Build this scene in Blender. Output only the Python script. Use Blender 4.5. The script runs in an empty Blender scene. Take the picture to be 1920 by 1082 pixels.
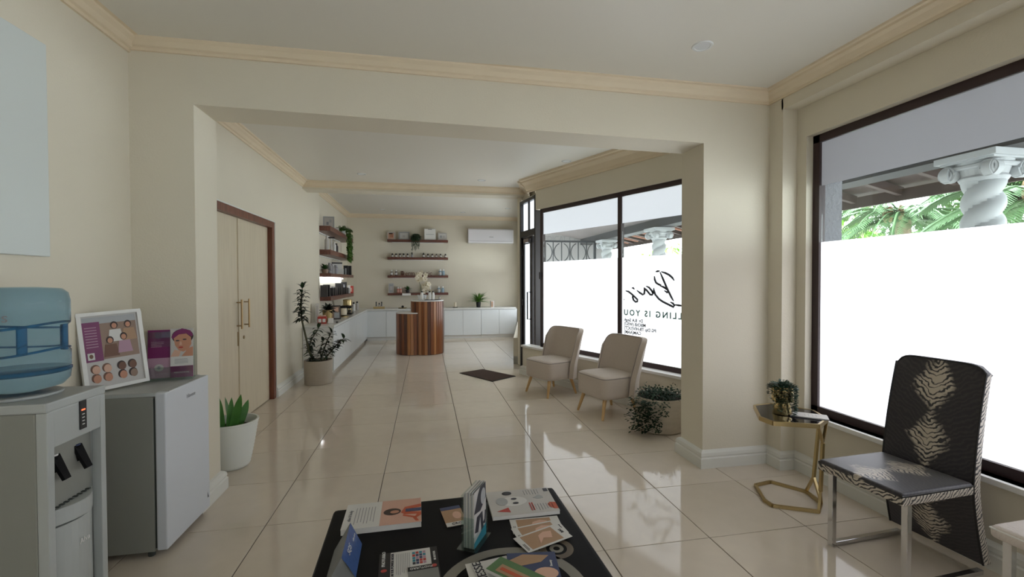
import bpy, bmesh, math, random
from mathutils import Vector, Matrix, Euler
R = random.Random(7)
PI = math.pi
sc = bpy.context.scene
C = sc.collection

# ------------------------------------------------------------------ camera
CAM_H, FPX, YAW, PITCH, ROLL = 1.397, 845.0, .1882, -.0172, -.0028
_fw = Vector((math.sin(YAW)*math.cos(PITCH), math.cos(YAW)*math.cos(PITCH), math.sin(PITCH)))
_ri = Vector((math.cos(YAW), -math.sin(YAW), 0)); _up = _ri.cross(_fw)
_r = math.cos(ROLL)*_ri + math.sin(ROLL)*_up
_u = -math.sin(ROLL)*_ri + math.cos(ROLL)*_up
EYE = Vector((0, 0, CAM_H))
cd = bpy.data.cameras.new('camera'); cam = bpy.data.objects.new('camera', cd); C.objects.link(cam)
cd.sensor_fit = 'HORIZONTAL'; cd.sensor_width = 36; cd.lens = FPX/1920*36
cd.clip_start = .02; cd.clip_end = 200
cam.matrix_world = Matrix(((_r.x, _u.x, -_fw.x, 0), (_r.y, _u.y, -_fw.y, 0), (_r.z, _u.z, -_fw.z, CAM_H), (0, 0, 0, 1)))
sc.camera = cam
def ray(u, v): return _fw + (u-960)/FPX*_r - (v-541)/FPX*_u
def FZ(u, v, z=0.):
    d = ray(u, v); return EYE + d*((z-CAM_H)/d.z)
def FX(u, v, x):
    d = ray(u, v); return EYE + d*(x/d.x)
def FY(u, v, y):
    d = ray(u, v); return EYE + d*(y/d.y)
def FP(u, v, p, n):
    d = ray(u, v); p = Vector(p); n = Vector(n); return EYE + d*((p-EYE).dot(n)/d.dot(n))

# ------------------------------------------------------------------ sky and exposure
w = bpy.data.worlds.new('overcast_sky'); sc.world = w; w.use_nodes = True
bg = w.node_tree.nodes['Background']; bg.inputs[0].default_value = (.94, .98, 1, 1); bg.inputs[1].default_value = 6.0
sc.view_settings.view_transform = 'Standard'; sc.view_settings.look = 'None'
sc.view_settings.gamma = 1; sc.view_settings.use_curve_mapping = False
sc.view_settings.exposure = 0.60
sc.cycles.use_denoising = True
sc.cycles.max_bounces = 10; sc.cycles.diffuse_bounces = 5; sc.cycles.glossy_bounces = 4
sc.cycles.transparent_max_bounces = 12
sc.cycles.caustics_reflective = False; sc.cycles.caustics_refractive = False
sc.cycles.sample_clamp_indirect = 6
PANE_NEAR, PANE_NEAR_TOP = .85, .04      # glow added to the frosted film, standing for daylight under the veranda roof
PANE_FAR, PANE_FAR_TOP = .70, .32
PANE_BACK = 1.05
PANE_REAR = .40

# ------------------------------------------------------------------ materials
M = {}
def mat(name, col, rough=.5, metal=0., spec=.5, var=0., vscale=8., bump=0., bscale=60., emit=None, estr=0., trans=0., ior=1.45, alpha=1., coat=0., stretch=None, sheen=0.):
    if name in M: return M[name]
    m = bpy.data.materials.new(name); m.use_nodes = True; nt = m.node_tree; b = nt.nodes['Principled BSDF']
    c = (*col, 1) if len(col) == 3 else col
    b.inputs['Base Color'].default_value = c
    b.inputs['Roughness'].default_value = rough; b.inputs['Metallic'].default_value = metal
    b.inputs['Specular IOR Level'].default_value = spec; b.inputs['IOR'].default_value = ior
    b.inputs['Transmission Weight'].default_value = trans; b.inputs['Alpha'].default_value = alpha
    b.inputs['Coat Weight'].default_value = coat
    b.inputs['Sheen Weight'].default_value = sheen
    if emit: b.inputs['Emission Color'].default_value = (*emit, 1); b.inputs['Emission Strength'].default_value = estr
    m.diffuse_color = c
    if var or bump:
        tc = nt.nodes.new('ShaderNodeTexCoord'); src = tc.outputs['Object']
        if stretch:
            mp = nt.nodes.new('ShaderNodeMapping'); mp.inputs['Scale'].default_value = stretch
            nt.links.new(src, mp.inputs[0]); src = mp.outputs[0]
        if var:
            n = nt.nodes.new('ShaderNodeTexNoise'); n.inputs['Scale'].default_value = vscale; n.inputs['Detail'].default_value = 4
            nt.links.new(src, n.inputs['Vector'])
            mx = nt.nodes.new('ShaderNodeMix'); mx.data_type = 'RGBA'
            mx.inputs['A'].default_value = tuple(max(0, k*(1-var)) for k in c[:3])+(1,)
            mx.inputs['B'].default_value = tuple(min(1, k*(1+var)) for k in c[:3])+(1,)
            nt.links.new(n.outputs['Fac'], mx.inputs['Factor']); nt.links.new(mx.outputs['Result'], b.inputs['Base Color'])
        if bump:
            n2 = nt.nodes.new('ShaderNodeTexNoise'); n2.inputs['Scale'].default_value = bscale; n2.inputs['Detail'].default_value = 3
            nt.links.new(src, n2.inputs['Vector'])
            bp = nt.nodes.new('ShaderNodeBump'); bp.inputs['Strength'].default_value = bump; bp.inputs['Distance'].default_value = .01
            nt.links.new(n2.outputs['Fac'], bp.inputs['Height']); nt.links.new(bp.outputs['Normal'], b.inputs['Normal'])
    M[name] = m; return m
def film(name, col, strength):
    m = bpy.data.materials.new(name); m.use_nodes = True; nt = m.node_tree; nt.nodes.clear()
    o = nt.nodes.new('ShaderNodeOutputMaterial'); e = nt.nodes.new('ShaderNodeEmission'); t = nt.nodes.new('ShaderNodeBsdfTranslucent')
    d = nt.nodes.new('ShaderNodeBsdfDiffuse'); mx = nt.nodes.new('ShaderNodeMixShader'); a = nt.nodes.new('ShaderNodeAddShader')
    e.inputs[0].default_value = (*col, 1); e.inputs[1].default_value = strength  # emission put into the film in place of daylight coming through
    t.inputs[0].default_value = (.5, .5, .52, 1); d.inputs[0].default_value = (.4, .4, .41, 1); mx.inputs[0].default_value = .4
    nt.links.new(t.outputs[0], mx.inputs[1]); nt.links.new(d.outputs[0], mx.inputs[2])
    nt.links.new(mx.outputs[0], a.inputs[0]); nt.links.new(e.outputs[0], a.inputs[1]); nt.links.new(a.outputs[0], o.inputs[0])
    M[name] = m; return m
def clearglass(name, tint=(.93, .97, .97), refl=.06):
    m = bpy.data.materials.new(name); m.use_nodes = True; nt = m.node_tree; nt.nodes.clear()
    o = nt.nodes.new('ShaderNodeOutputMaterial'); t = nt.nodes.new('ShaderNodeBsdfTransparent'); g = nt.nodes.new('ShaderNodeBsdfGlossy')
    mx = nt.nodes.new('ShaderNodeMixShader'); t.inputs[0].default_value = (*tint, 1); g.inputs['Roughness'].default_value = .02
    mx.inputs[0].default_value = refl
    nt.links.new(t.outputs[0], mx.inputs[1]); nt.links.new(g.outputs[0], mx.inputs[2]); nt.links.new(mx.outputs[0], o.inputs[0])
    M[name] = m; return m
def woodmat(name, a, b, rough=.4, scale=(1, 1, 14), axis='z', coat=.1):
    m = bpy.data.materials.new(name); m.use_nodes = True; nt = m.node_tree; p = nt.nodes['Principled BSDF']
    tc = nt.nodes.new('ShaderNodeTexCoord'); mp = nt.nodes.new('ShaderNodeMapping'); n = nt.nodes.new('ShaderNodeTexNoise'); cr = nt.nodes.new('ShaderNodeValToRGB')
    s = {'z': (26, 26, 1.6), 'x': (1.6, 26, 26), 'y': (26, 1.6, 26)}[axis]
    mp.inputs['Scale'].default_value = s; n.inputs['Scale'].default_value = 1.5; n.inputs['Detail'].default_value = 6; n.inputs['Distortion'].default_value = .6
    cr.color_ramp.elements[0].color = (*a, 1); cr.color_ramp.elements[0].position = .3
    cr.color_ramp.elements[1].color = (*b, 1); cr.color_ramp.elements[1].position = .7
    nt.links.new(tc.outputs['Object'], mp.inputs[0]); nt.links.new(mp.outputs[0], n.inputs['Vector']); nt.links.new(n.outputs['Fac'], cr.inputs[0])
    nt.links.new(cr.outputs[0], p.inputs['Base Color']); p.inputs['Roughness'].default_value = rough; p.inputs['Coat Weight'].default_value = coat
    M[name] = m; return m

mat('wall', (.69, .64, .53), .75, var=.03, vscale=2, bump=.12, bscale=90)
mat('ceil', (.72, .695, .63), .42, bump=.03, bscale=120)
mat('cornice', (.74, .63, .47), .6, var=.05, vscale=5)
mat('skirt', (.70, .70, .66), .45)
for k in range(4): mat('tile%d' % k, (.64+.008*k, .565+.007*k, .475+.006*k), .07, var=.06, vscale=9, spec=.5)
mat('grout', (.07, .055, .045), .9)
mat('dark_frame', (.035, .018, .018), .4)
mat('black_frame', (.012, .010, .011), .35)
mat('white_sill', (.80, .80, .78), .4)
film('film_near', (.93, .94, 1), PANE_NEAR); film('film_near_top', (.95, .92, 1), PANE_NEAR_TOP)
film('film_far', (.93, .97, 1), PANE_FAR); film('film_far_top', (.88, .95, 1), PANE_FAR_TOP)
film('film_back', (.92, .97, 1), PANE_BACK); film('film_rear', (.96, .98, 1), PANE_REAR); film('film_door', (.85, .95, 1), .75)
clearglass('glass'); clearglass('acrylic', (.90, .95, .93), .10)
woodmat('door_leaf', (.60, .52, .39), (.66, .58, .44), .45)
woodmat('mahogany', (.10, .028, .014), (.20, .06, .03), .35)
woodmat('shelf_x', (.07, .020, .012), (.15, .045, .026), .4, axis='x')
woodmat('shelf_y', (.09, .030, .020), (.20, .07, .045), .4, axis='y')
woodmat('slat_a', (.13, .038, .010), (.25, .080, .022), .28); woodmat('slat_b', (.055, .016, .006), (.12, .035, .011), .28); woodmat('slat_c', (.30, .12, .042), (.42, .19, .075), .28)
woodmat('beech', (.52, .32, .13), (.62, .40, .18), .4)
mat('brass', (.50, .385, .19), .32, 1.); mat('gold', (.66, .53, .27), .2, 1.); mat('chrome', (.62, .62, .63), .12, 1.); mat('bronze', (.36, .25, .13), .35, 1.)
mat('white_gloss', (.74, .76, .76), .18); mat('white', (.78, .78, .76), .5); mat('paper', (.68, .66, .63), .6)
mat('lacquer', (.68, .71, .72), .16); mat('worktop', (.66, .67, .65), .2, var=.05, vscale=12)
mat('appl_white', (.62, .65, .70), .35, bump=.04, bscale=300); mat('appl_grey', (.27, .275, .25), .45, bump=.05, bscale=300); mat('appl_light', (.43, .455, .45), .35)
mat('tap_black', (.008, .008, .009), .7, spec=.15); mat('rubber', (.05, .06, .055), .6); mat('black', (.012, .012, .013), .35); mat('black_matte', (.018, .017, .018), .6); mat('dark', (.05, .045, .045), .5)
mat('red_led', (.8, .1, .05), .4, emit=(1, .15, .05), estr=1.2)
mat('fabric', (.54, .465, .405), .9, var=.06, vscale=60, bump=.2, bscale=500, sheen=.2); mat('piping', (.30, .26, .24), .8)
mat('mat_brown', (.055, .028, .018), .95, bump=.5, bscale=300)
mat('pot_beige', (.38, .33, .27), .75, var=.08, vscale=14, stretch=(1, 1, 6), bump=.15, bscale=60)
mat('pot_concrete', (.46, .40, .32), .8, var=.25, vscale=7, stretch=(1, 1, 3.5), bump=.2, bscale=40)
mat('pot_white', (.74, .76, .72), .5); mat('soil', (.05, .035, .025), .95)
mat('leaf_dark', (.022, .050, .022), .38, var=.3, vscale=9); mat('leaf_mid', (.045, .12, .030), .42, var=.35, vscale=7); mat('leaf_bright', (.10, .24, .035), .45, var=.3, vscale=6)
mat('leaf_snake', (.06, .19, .035), .35, var=.45, vscale=14); mat('leaf_edge', (.30, .42, .08), .4); mat('leaf_trail', (.018, .055, .035), .45, var=.3, vscale=20); mat('leaf_black', (.014, .024, .016), .4)
mat('leaf_planter', (.022, .045, .026), .75, spec=.2, var=.35, vscale=20); mat('stem', (.06, .06, .03), .6); mat('stem_green', (.12, .17, .06), .5)
mat('petal', (.80, .74, .60), .6); mat('petal_heart', (.45, .33, .12), .6)
mat('table_black', (.004, .004, .0045), .5, spec=.12); mat('ring_grey', (.20, .185, .155), .4); mat('ring_brown', (.10, .075, .05), .4)
mat('purple', (.17, .015, .10), .4); mat('lilac', (.42, .25, .33), .45); mat('skin', (.50, .24, .15), .5); mat('skin_light', (.62, .38, .28), .5); mat('skin_dark', (.16, .075, .045), .5); mat('hair', (.035, .018, .014), .5)
mat('photo_grey', (.36, .37, .38), .4); mat('photo_brown', (.26, .17, .12), .4); mat('photo_light', (.50, .48, .46), .4); mat('ink', (.03, .03, .04), .5); mat('ink_grey', (.22, .22, .24), .5)
mat('pink', (.60, .36, .28), .45); mat('orange', (.48, .085, .03), .45); mat('navy', (.03, .045, .12), .4); mat('blue_print', (.035, .085, .25), .35, var=.5, vscale=50); mat('teal', (.03, .22, .30), .4)
mat('red', (.42, .04, .03), .4); mat('tan', (.38, .23, .13), .45); mat('green_print', (.09, .18, .07), .5); mat('white_print', (.63, .62, .60), .5); mat('grey_card', (.20, .20, .19), .5)
mat('amber', (.055, .022, .010), .15); mat('blue_bottle', (.28, .40, .48), .2); mat('red_bottle', (.55, .16, .12), .3); mat('teal_bottle', (.02, .16, .18), .3); mat('grey_bottle', (.32, .31, .33), .3)
mat('candle', (.78, .70, .55), .6); mat('wall_panel', (.61, .65, .64), .4)
mat('ac_white', (.74, .73, .76), .3); mat('woven', (.62, .56, .52), .7, bump=.3, bscale=120)
mat('water', (.42, .68, .88), .06, trans=.92, ior=1.18); mat('water_blue', (.10, .33, .62), .10, trans=.75, ior=1.2)
mat('stucco', (.17, .17, .19), .9, bump=1.0, bscale=38); mat('sky_blocker', (.42, .41, .40), .9); mat('ext_beam', (.022, .022, .027), .7); mat('ext_roof', (.16, .14, .14), .8); mat('ext_wood', (.05, .03, .026), .6); mat('clay', (.34, .16, .11), .8)
mat('plaster', (.40, .415, .43), .8); mat('paving', (.62, .60, .57), .8, var=.1, vscale=2); mat('iron', (.03, .035, .045), .5)
mat('leaf_tree', (.13, .24, .07), .6, var=.4, vscale=3); mat('leaf_palm', (.10, .20, .08), .55, var=.4, vscale=3); mat('twig', (.33, .25, .18), .8); mat('cone_tan', (.50, .33, .20), .8); mat('leaf_lime', (.27, .48, .10), .6, var=.4, vscale=4)
mat('led', (1, 1, 1), .5, emit=(.88, .96, 1), estr=13.)
mat('lens', (.66, .68, .70), .3); mat('sign_grey', (.30, .29, .30), .8)

def tigermat(name, lo, hi, side=False):
    m = bpy.data.materials.new(name); m.use_nodes = True; nt = m.node_tree; L = nt.links.new; N = nt.nodes.new
    p = nt.nodes['Principled BSDF']; tc = N('ShaderNodeTexCoord'); sp = N('ShaderNodeSeparateXYZ'); L(tc.outputs['Object'], sp.inputs[0])
    def mth(op, a, b=None, c=None):
        n = N('ShaderNodeMath'); n.operation = op
        for i, q in enumerate((a, b, c)):
            if q is None: continue
            if isinstance(q, (int, float)): n.inputs[i].default_value = q
            else: L(q, n.inputs[i])
        return n.outputs[0]
    nz = N('ShaderNodeTexNoise'); nz.inputs['Scale'].default_value = 26; nz.inputs['Detail'].default_value = 2; L(tc.outputs['Object'], nz.inputs['Vector'])
    ax = mth('ABSOLUTE', sp.outputs['X'])
    al = mth('SUBTRACT', sp.outputs['Z'], sp.outputs['Y'])
    ph = mth('ADD', mth('MULTIPLY', al, 300.), mth('ADD', mth('MULTIPLY', ax, -170.), mth('MULTIPLY', nz.outputs['Fac'], 15.)))
    st = mth('SINE', ph)
    if not side:
        wd = mth('ADD', .068, mth('MULTIPLY', mth('SINE', mth('ADD', mth('MULTIPLY', al, 28.5), 3.6)), .034))
        e = mth('SUBTRACT', wd, mth('ADD', ax, mth('MULTIPLY', mth('SUBTRACT', nz.outputs['Fac'], .5), .09)))
        mk = mth('MULTIPLY', e, 26.); mk.node.use_clamp = True
        s1 = mth('ADD', mth('MULTIPLY', st, 1.6), mth('ADD', .55, mth('MULTIPLY', e, 12.))); s1.node.use_clamp = True
        dk = mth('MULTIPLY', mth('ADD', st, 1.), .5)
        fac = mth('MAXIMUM', mth('MULTIPLY', mk, s1), mth('MULTIPLY', mth('POWER', dk, 2.), .035))
    else:
        fac = mth('MULTIPLY', mth('ADD', st, .55), 2.2); fac.node.use_clamp = True
    mx = N('ShaderNodeMix'); mx.data_type = 'RGBA'; mx.inputs['A'].default_value = (*lo, 1); mx.inputs['B'].default_value = (*hi, 1)
    L(fac, mx.inputs['Factor']); L(mx.outputs['Result'], p.inputs['Base Color']); p.inputs['Roughness'].default_value = .42; p.inputs['Sheen Weight'].default_value = .25
    M[name] = m; return m
tigermat('tiger', (.012, .010, .016), (.50, .44, .36)); tigermat('tiger_side', (.012, .010, .012), (.52, .47, .40), True)

# ------------------------------------------------------------------ mesh helpers
class MB:
    def __init__(s): s.v = []; s.f = []
    def add(s, vs, fs):
        k = len(s.v); s.v += [tuple(p) for p in vs]; s.f += [tuple(i+k for i in f) for f in fs]; return s
    def box(s, x0, x1, y0, y1, z0, z1):
        return s.add([(x0, y0, z0), (x1, y0, z0), (x1, y1, z0), (x0, y1, z0), (x0, y0, z1), (x1, y0, z1), (x1, y1, z1), (x0, y1, z1)],
                     [(0, 3, 2, 1), (4, 5, 6, 7), (0, 1, 5, 4), (1, 2, 6, 5), (2, 3, 7, 6), (3, 0, 4, 7)])
    def cbox(s, cx, cy, z0, wx, wy, h): return s.box(cx-wx/2, cx+wx/2, cy-wy/2, cy+wy/2, z0, z0+h)
    def prism(s, poly, z0, z1):
        a = sum(poly[i][0]*poly[(i+1) % len(poly)][1]-poly[(i+1) % len(poly)][0]*poly[i][1] for i in range(len(poly)))
        if a < 0: poly = poly[::-1]
        n = len(poly); return s.add([(p[0], p[1], z0) for p in poly]+[(p[0], p[1], z1) for p in poly],
                     [tuple(range(n-1, -1, -1)), tuple(range(n, 2*n))]+[(i, (i+1) % n, n+(i+1) % n, n+i) for i in range(n)])
    def lathe(s, prof, n=24, c=(0, 0, 0), sx=1, sy=1):
        vs = []; fs = []
        for r, z in prof:
            for i in range(n):
                a = 2*PI*i/n; vs.append((c[0]+r*math.cos(a)*sx, c[1]+r*math.sin(a)*sy, c[2]+z))
        for j in range(len(prof)-1):
            for i in range(n): fs.append((j*n+i, j*n+(i+1) % n, (j+1)*n+(i+1) % n, (j+1)*n+i))
        if prof[0][0] > 1e-6: fs.append(tuple(range(n-1, -1, -1)))
        if prof[-1][0] > 1e-6: fs.append(tuple((len(prof)-1)*n+i for i in range(n)))
        return s.add(vs, fs)
    def cyl(s, c, r, z0, z1, n=20, r2=None): return s.lathe([(r, z0), (r if r2 is None else r2, z1)], n, (c[0], c[1], 0))
    def tube(s, pts, r, n=8, closed=False):
        pts = [Vector(p) for p in pts]; m = len(pts); vs = []; fs = []; ref = Vector((0, 0, 1)); nx = None
        for i, p in enumerate(pts):
            if closed: t = pts[(i+1) % m]-pts[i-1]
            else: t = pts[min(i+1, m-1)]-pts[max(i-1, 0)]
            t.normalize()
            if nx is None:
                nx = t.cross(ref if abs(t.z) < .9 else Vector((1, 0, 0))).normalized()
            else: nx = (nx-t*nx.dot(t)).normalized()
            ny = t.cross(nx); rr = r[i] if isinstance(r, (list, tuple)) else r
            for k in range(n):
                a = 2*PI*(k+.5)/n; vs.append(p+nx*(rr*math.cos(a))+ny*(rr*math.sin(a)))
        for i in range(m if closed else m-1):
            j = (i+1) % m
            for k in range(n): fs.append((i*n+k, i*n+(k+1) % n, j*n+(k+1) % n, j*n+k))
        if not closed: fs += [tuple(range(n-1, -1, -1)), tuple((m-1)*n+k for k in range(n))]
        return s.add(vs, fs)
    def bar(s, a, b, w, h=None): # square bar
        h = h or w; a = Vector(a); b = Vector(b); t = (b-a).normalized(); ref = Vector((0, 0, 1)) if abs(t.z) < .95 else Vector((0, 1, 0))
        x = t.cross(ref).normalized()*w/2; y = x.cross(t).normalized()*h/2
        vs = [a-x-y, a+x-y, a+x+y, a-x+y, b-x-y, b+x-y, b+x+y, b-x+y]
        return s.add(vs, [(0, 1, 2, 3), (7, 6, 5, 4), (0, 4, 5, 1), (1, 5, 6, 2), (2, 6, 7, 3), (3, 7, 4, 0)])
    def sphere(s, c, r, n=10, m=7, sc3=(1, 1, 1)):
        prof = [(max(1e-7, r*math.sin(PI*j/m)), -r*math.cos(PI*j/m)) for j in range(m+1)]
        k = len(s.v); s.lathe(prof, n)
        for i in range(k, len(s.v)): x, y, z = s.v[i]; s.v[i] = (c[0]+x*sc3[0], c[1]+y*sc3[1], c[2]+z*sc3[2])
        return s
    def wallseg(s, p0, p1, off0, off1, z0, z1): # wall between plan points; offsets along left-hand normal
        d = Vector((p1[0]-p0[0], p1[1]-p0[1])); d.normalize(); n = Vector((-d.y, d.x))
        q = [(p0[0]+n.x*off0, p0[1]+n.y*off0), (p1[0]+n.x*off0, p1[1]+n.y*off0), (p1[0]+n.x*off1, p1[1]+n.y*off1), (p0[0]+n.x*off1, p0[1]+n.y*off1)]
        return s.prism(q, z0, z1)
    def profile(s, p0, p1, prof, zt0, zt1=None, ext=0.): # extrude (offset into room on left-hand side, dz) profile
        zt1 = zt0 if zt1 is None else zt1
        d = Vector((p1[0]-p0[0], p1[1]-p0[1])); d.normalize(); n = Vector((-d.y, d.x)); k = len(prof)
        a = [(p0[0]+n.x*o-d.x*ext, p0[1]+n.y*o-d.y*ext, zt0+z) for o, z in prof]; b = [(p1[0]+n.x*o+d.x*ext, p1[1]+n.y*o+d.y*ext, zt1+z) for o, z in prof]
        return s.add(a+b, [tuple(range(k)), tuple(range(2*k-1, k-1, -1))]+[(i, k+i, k+(i+1) % k, (i+1) % k) for i in range(k)])
    def sweep(s, path, prof, z0=0.): # profile (offset to the left of travel, dz) swept along a plan polyline with mitres
        P = [Vector(p) for p in path]; k = len(prof); vs = []; fs = []
        for i, p in enumerate(P):
            d0 = (p-P[i-1]).normalized() if i else (P[1]-p).normalized(); d1 = (P[i+1]-p).normalized() if i < len(P)-1 else d0
            n0 = Vector((-d0.y, d0.x)); n1 = Vector((-d1.y, d1.x)); b = (n0+n1); b /= max(.2, b.dot(n0))
            vs += [(p.x+b.x*o, p.y+b.y*o, z0+z) for o, z in prof]
        for i in range(len(P)-1):
            for j in range(k): fs.append((i*k+j, (i+1)*k+j, (i+1)*k+(j+1) % k, i*k+(j+1) % k))
        fs += [tuple(range(k)), tuple(range(len(P)*k-1, (len(P)-1)*k-1, -1))]
        return s.add(vs, fs)
    def mesh(s, name, m, smooth=False, bevel=0, seg=2):
        me = bpy.data.meshes.new(name); bm = bmesh.new(); vs = [bm.verts.new(p) for p in s.v]
        for f in s.f:
            try: bm.faces.new([vs[i] for i in f])
            except ValueError: pass
        bmesh.ops.remove_doubles(bm, verts=bm.verts, dist=1e-6)
        bmesh.ops.recalc_face_normals(bm, faces=bm.faces)
        if bevel:
            es = [e for e in bm.edges if len(e.link_faces) == 2 and e.calc_face_angle(0) > .5]
            bmesh.ops.bevel(bm, geom=es, offset=bevel, segments=seg, profile=.6, affect='EDGES', clamp_overlap=True)
        bm.to_mesh(me); bm.free()
        me.materials.append(M[m] if isinstance(m, str) else m)
        if smooth:
            me.polygons.foreach_set('use_smooth', [True]*len(me.polygons))
            try: me.set_sharp_from_angle(angle=.7)
            except Exception: pass
        return me
    def build(s, name, m, parent=None, smooth=False, bevel=0, seg=2, loc=None, rot=None):
        o = bpy.data.objects.new(name, s.mesh(name, m, smooth, bevel, seg)); C.objects.link(o)
        if parent: o.parent = parent
        if loc is not None: o.location = loc
        if rot is not None: o.rotation_euler = rot
        return o
def tag(o, label=None, cat=None, group=None, kind=None):
    if label: o['label'] = label
    if cat: o['category'] = cat
    if group: o['group'] = group
    if kind: o['kind'] = kind
    return o
def thing(name, label, cat, loc=(0, 0, 0), rz=0, group=None, rot=None):
    o = bpy.data.objects.new(name, None); C.objects.link(o); o.location = loc; o.rotation_euler = rot or (0, 0, rz); o.empty_display_size = .1
    return tag(o, label, cat, group)
def inst(me, name, parent, loc=(0, 0, 0), rot=(0, 0, 0), scale=(1, 1, 1)):
    o = bpy.data.objects.new(name, me); C.objects.link(o); o.parent = parent; o.location = loc; o.rotation_euler = rot; o.scale = scale; return o
def struct(o, label, cat): return tag(o, label, cat, kind='structure')
def text(s, parent, size, m, loc, rot=(0, 0, 0), ext=.0008, align='CENTER', sx=1., name='lettering', shear=0., bold=0., spc=1.):
    cu = bpy.data.curves.new(name, 'FONT'); cu.body = s; cu.size = size; cu.extrude = ext; cu.align_x = align; cu.align_y = 'CENTER'; cu.shear = shear; cu.space_character = spc
    cu.materials.append(M[m]); cu.resolution_u = 3
    if bold: cu.offset = size*bold
    t_ = bpy.data.objects.new('tmp', cu); C.objects.link(t_); dg = bpy.context.evaluated_depsgraph_get(); dg.update()
    me = bpy.data.meshes.new_from_object(t_.evaluated_get(dg)); bpy.data.objects.remove(t_); bpy.data.curves.remove(cu); me.name = name
    if not me.materials: me.materials.append(M[m])
    o = bpy.data.objects.new(name, me); C.objects.link(o); o.parent = parent; o.location = loc; o.rotation_euler = rot; o.scale = (sx, 1, 1); return o
def flat(parent, name, poly, m, z, t=.0006): # thin printed patch in local XY at height z
    return MB().prism(poly, z, z+t).build(name, m, parent)
def rect(x0, x1, y0, y1): return [(x0, y0), (x1, y0), (x1, y1), (x0, y1)]
def oval(cx, cy, rx, ry, n=18, a0=0): return [(cx+rx*math.cos(2*PI*i/n+a0), cy+ry*math.sin(2*PI*i/n+a0)) for i in range(n)]
def leafmesh(name, m, L, W, n=6, droop=.25, fold=.25, base=.25):
    vs = []; fs = []
    for i in range(n+1):
        t = i/n; wd = W/2*(math.sin(PI*(t**.75))**.8 if 0 < t < 1 else 0) + (W*base*(1-t)*.5 if t < .3 else 0)
        y = L*t*(1-.3*droop*t); z = -droop*L*t*t
        vs += [(-wd, y, z+fold*wd), (0, y, z), (wd, y, z+fold*wd)]
    for i in range(n):
        a = 3*i; fs += [(a, a+1, a+4, a+3), (a+1, a+2, a+5, a+4)]
    return MB().add(vs, fs).mesh(name, m, True)
def addleaf(mb, p, d, L, W, droop=.3, n=3, up=Vector((0, 0, 1))):
    d = Vector(d).normalized(); sd = d.cross(up)
    if sd.length < 1e-3: sd = Vector((1, 0, 0))
    sd.normalize(); vs = []; fs = []
    for i in range(n+1):
        t = i/n; wd = W/2*math.sin(PI*(.08+.88*t)); c = Vector(p)+d*(L*t)-up*(droop*L*t*t)
        vs += [c-sd*wd, c+sd*wd]
    for i in range(n): a = 2*i; fs.append((a, a+1, a+3, a+2))
    mb.add(vs, fs)

# ------------------------------------------------------------------ the building
XL, XR, XWIN = -1.70, 2.69, 2.77           # near room left wall, right wall, plane of its window
YR = -3.2
YP, YPB = 3.02, 3.31                       # partition front and back
XLM, XLA = -1.79, -1.88                    # middle room left wall, alcove behind the shelves
YB, YB2 = 11.5, 7.15                       # back wall, second beam
ZS, ZF0, ZF1, ZT = .438, 1.665, 2.065, 2.428   # window sill, film edges, window head
ZN, ZM, ZB = 2.81, 2.88, 3.03              # ceilings
WA, WD = Vector((1.65, 6.36)), Vector((.396, -.918))
WN = Vector((-.918, -.396))
def wl(t, off=0.): p = WA + WD*t + WN*off; return (p.x, p.y)
WM, WC = 1.514, 3.03                       # mullion and near end along the angled window
W3A, W3B = (1.53, 7.38), (2.47, 11.5)      # window wall beyond the entrance

# floor with its tiles
fl = MB().prism([(-1.95, -3.3), (3.0, -3.3), (3.0, 3.2), (2.9, 3.4), (1.7, 6.5), (1.65, 7.3), (2.6, 11.6), (-1.95, 11.6)], -.06, -.004).build('floor', 'grout')
struct(fl, 'glossy beige square tiled floor with thin dark grout lines', 'floor')
GX, GY, TX, TY = -.912, 3.37, .604, .5945
tm = [MB().box(-TX/2+.0024, TX/2-.0024, -TY/2+.0024, TY/2-.0024, -.012, 0).mesh('tile', 'tile%d' % k, False, .0012, 1) for k in range(4)]
def infloor(x, y):
    if x < -2.0 or y < -3.4: return False
    if y < 3.3: return x < 3.0
    if y < 6.6: return (Vector((x, y))-WA).dot(WN) > -.33
    return x < 1.55+(y-7.0)*.22+.42
for i in range(-2, 8):
    for j in range(-12, 15):
        x, y = GX+(i+.5)*TX, GY+(j+.5)*TY
        if infloor(x, y) and y < 11.8: inst(R.choice(tm), 'tile', fl, (x, y, R.uniform(-.0004, 0)), (R.uniform(-.0012, .0012), R.uniform(-.0012, .0012), 0))

def wallo(mb, name, label, m='wall', cat='wall', bevel=0): return struct(mb.build(name, m, None, False, bevel), label, cat)
wallo(MB().box(XL-.2, XL, YR, YP, 0, 3.0), 'wall_left', 'plain cream wall behind the water dispenser and fridge')
YRW = YR
wallo(MB().box(XL-.2, 3.0, YR-.2, YR, 0, .44).box(XL-.2, 3.0, YR-.2, YR, 2.43, 3.0).box(XL-.2, -1.2, YR-.2, YR, .44, 2.43).box(2.2, 3.0, YR-.2, YR, .44, 2.43), 'wall_rear', 'plain cream wall closing the waiting room behind the viewer')
pt = MB().box(-2.0, -1.36, YP, YPB, 0, 3.1)
zb0, zb1 = 2.456, 2.410
pt.add([(-1.36, YP, zb0), (2.02, YP, zb1), (2.02, YPB, zb1), (-1.36, YPB, zb0), (-1.36, YP, 3.1), (2.02, YP, 3.1), (2.02, YPB, 3.1), (-1.36, YPB, 3.1)],
       [(0, 3, 2, 1), (4, 5, 6, 7), (0, 1, 5, 4), (1, 2, 6, 5), (2, 3, 7, 6), (3, 0, 4, 7)])
pt.box(2.02, 2.81, YP, YPB, 0, 3.1)
pt.box(2.57, XR, 2.885, YP, 0, 3.0)
wallo(pt, 'wall_middle', 'cream partition with wide opening, downstand beam and square pillar')
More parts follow.
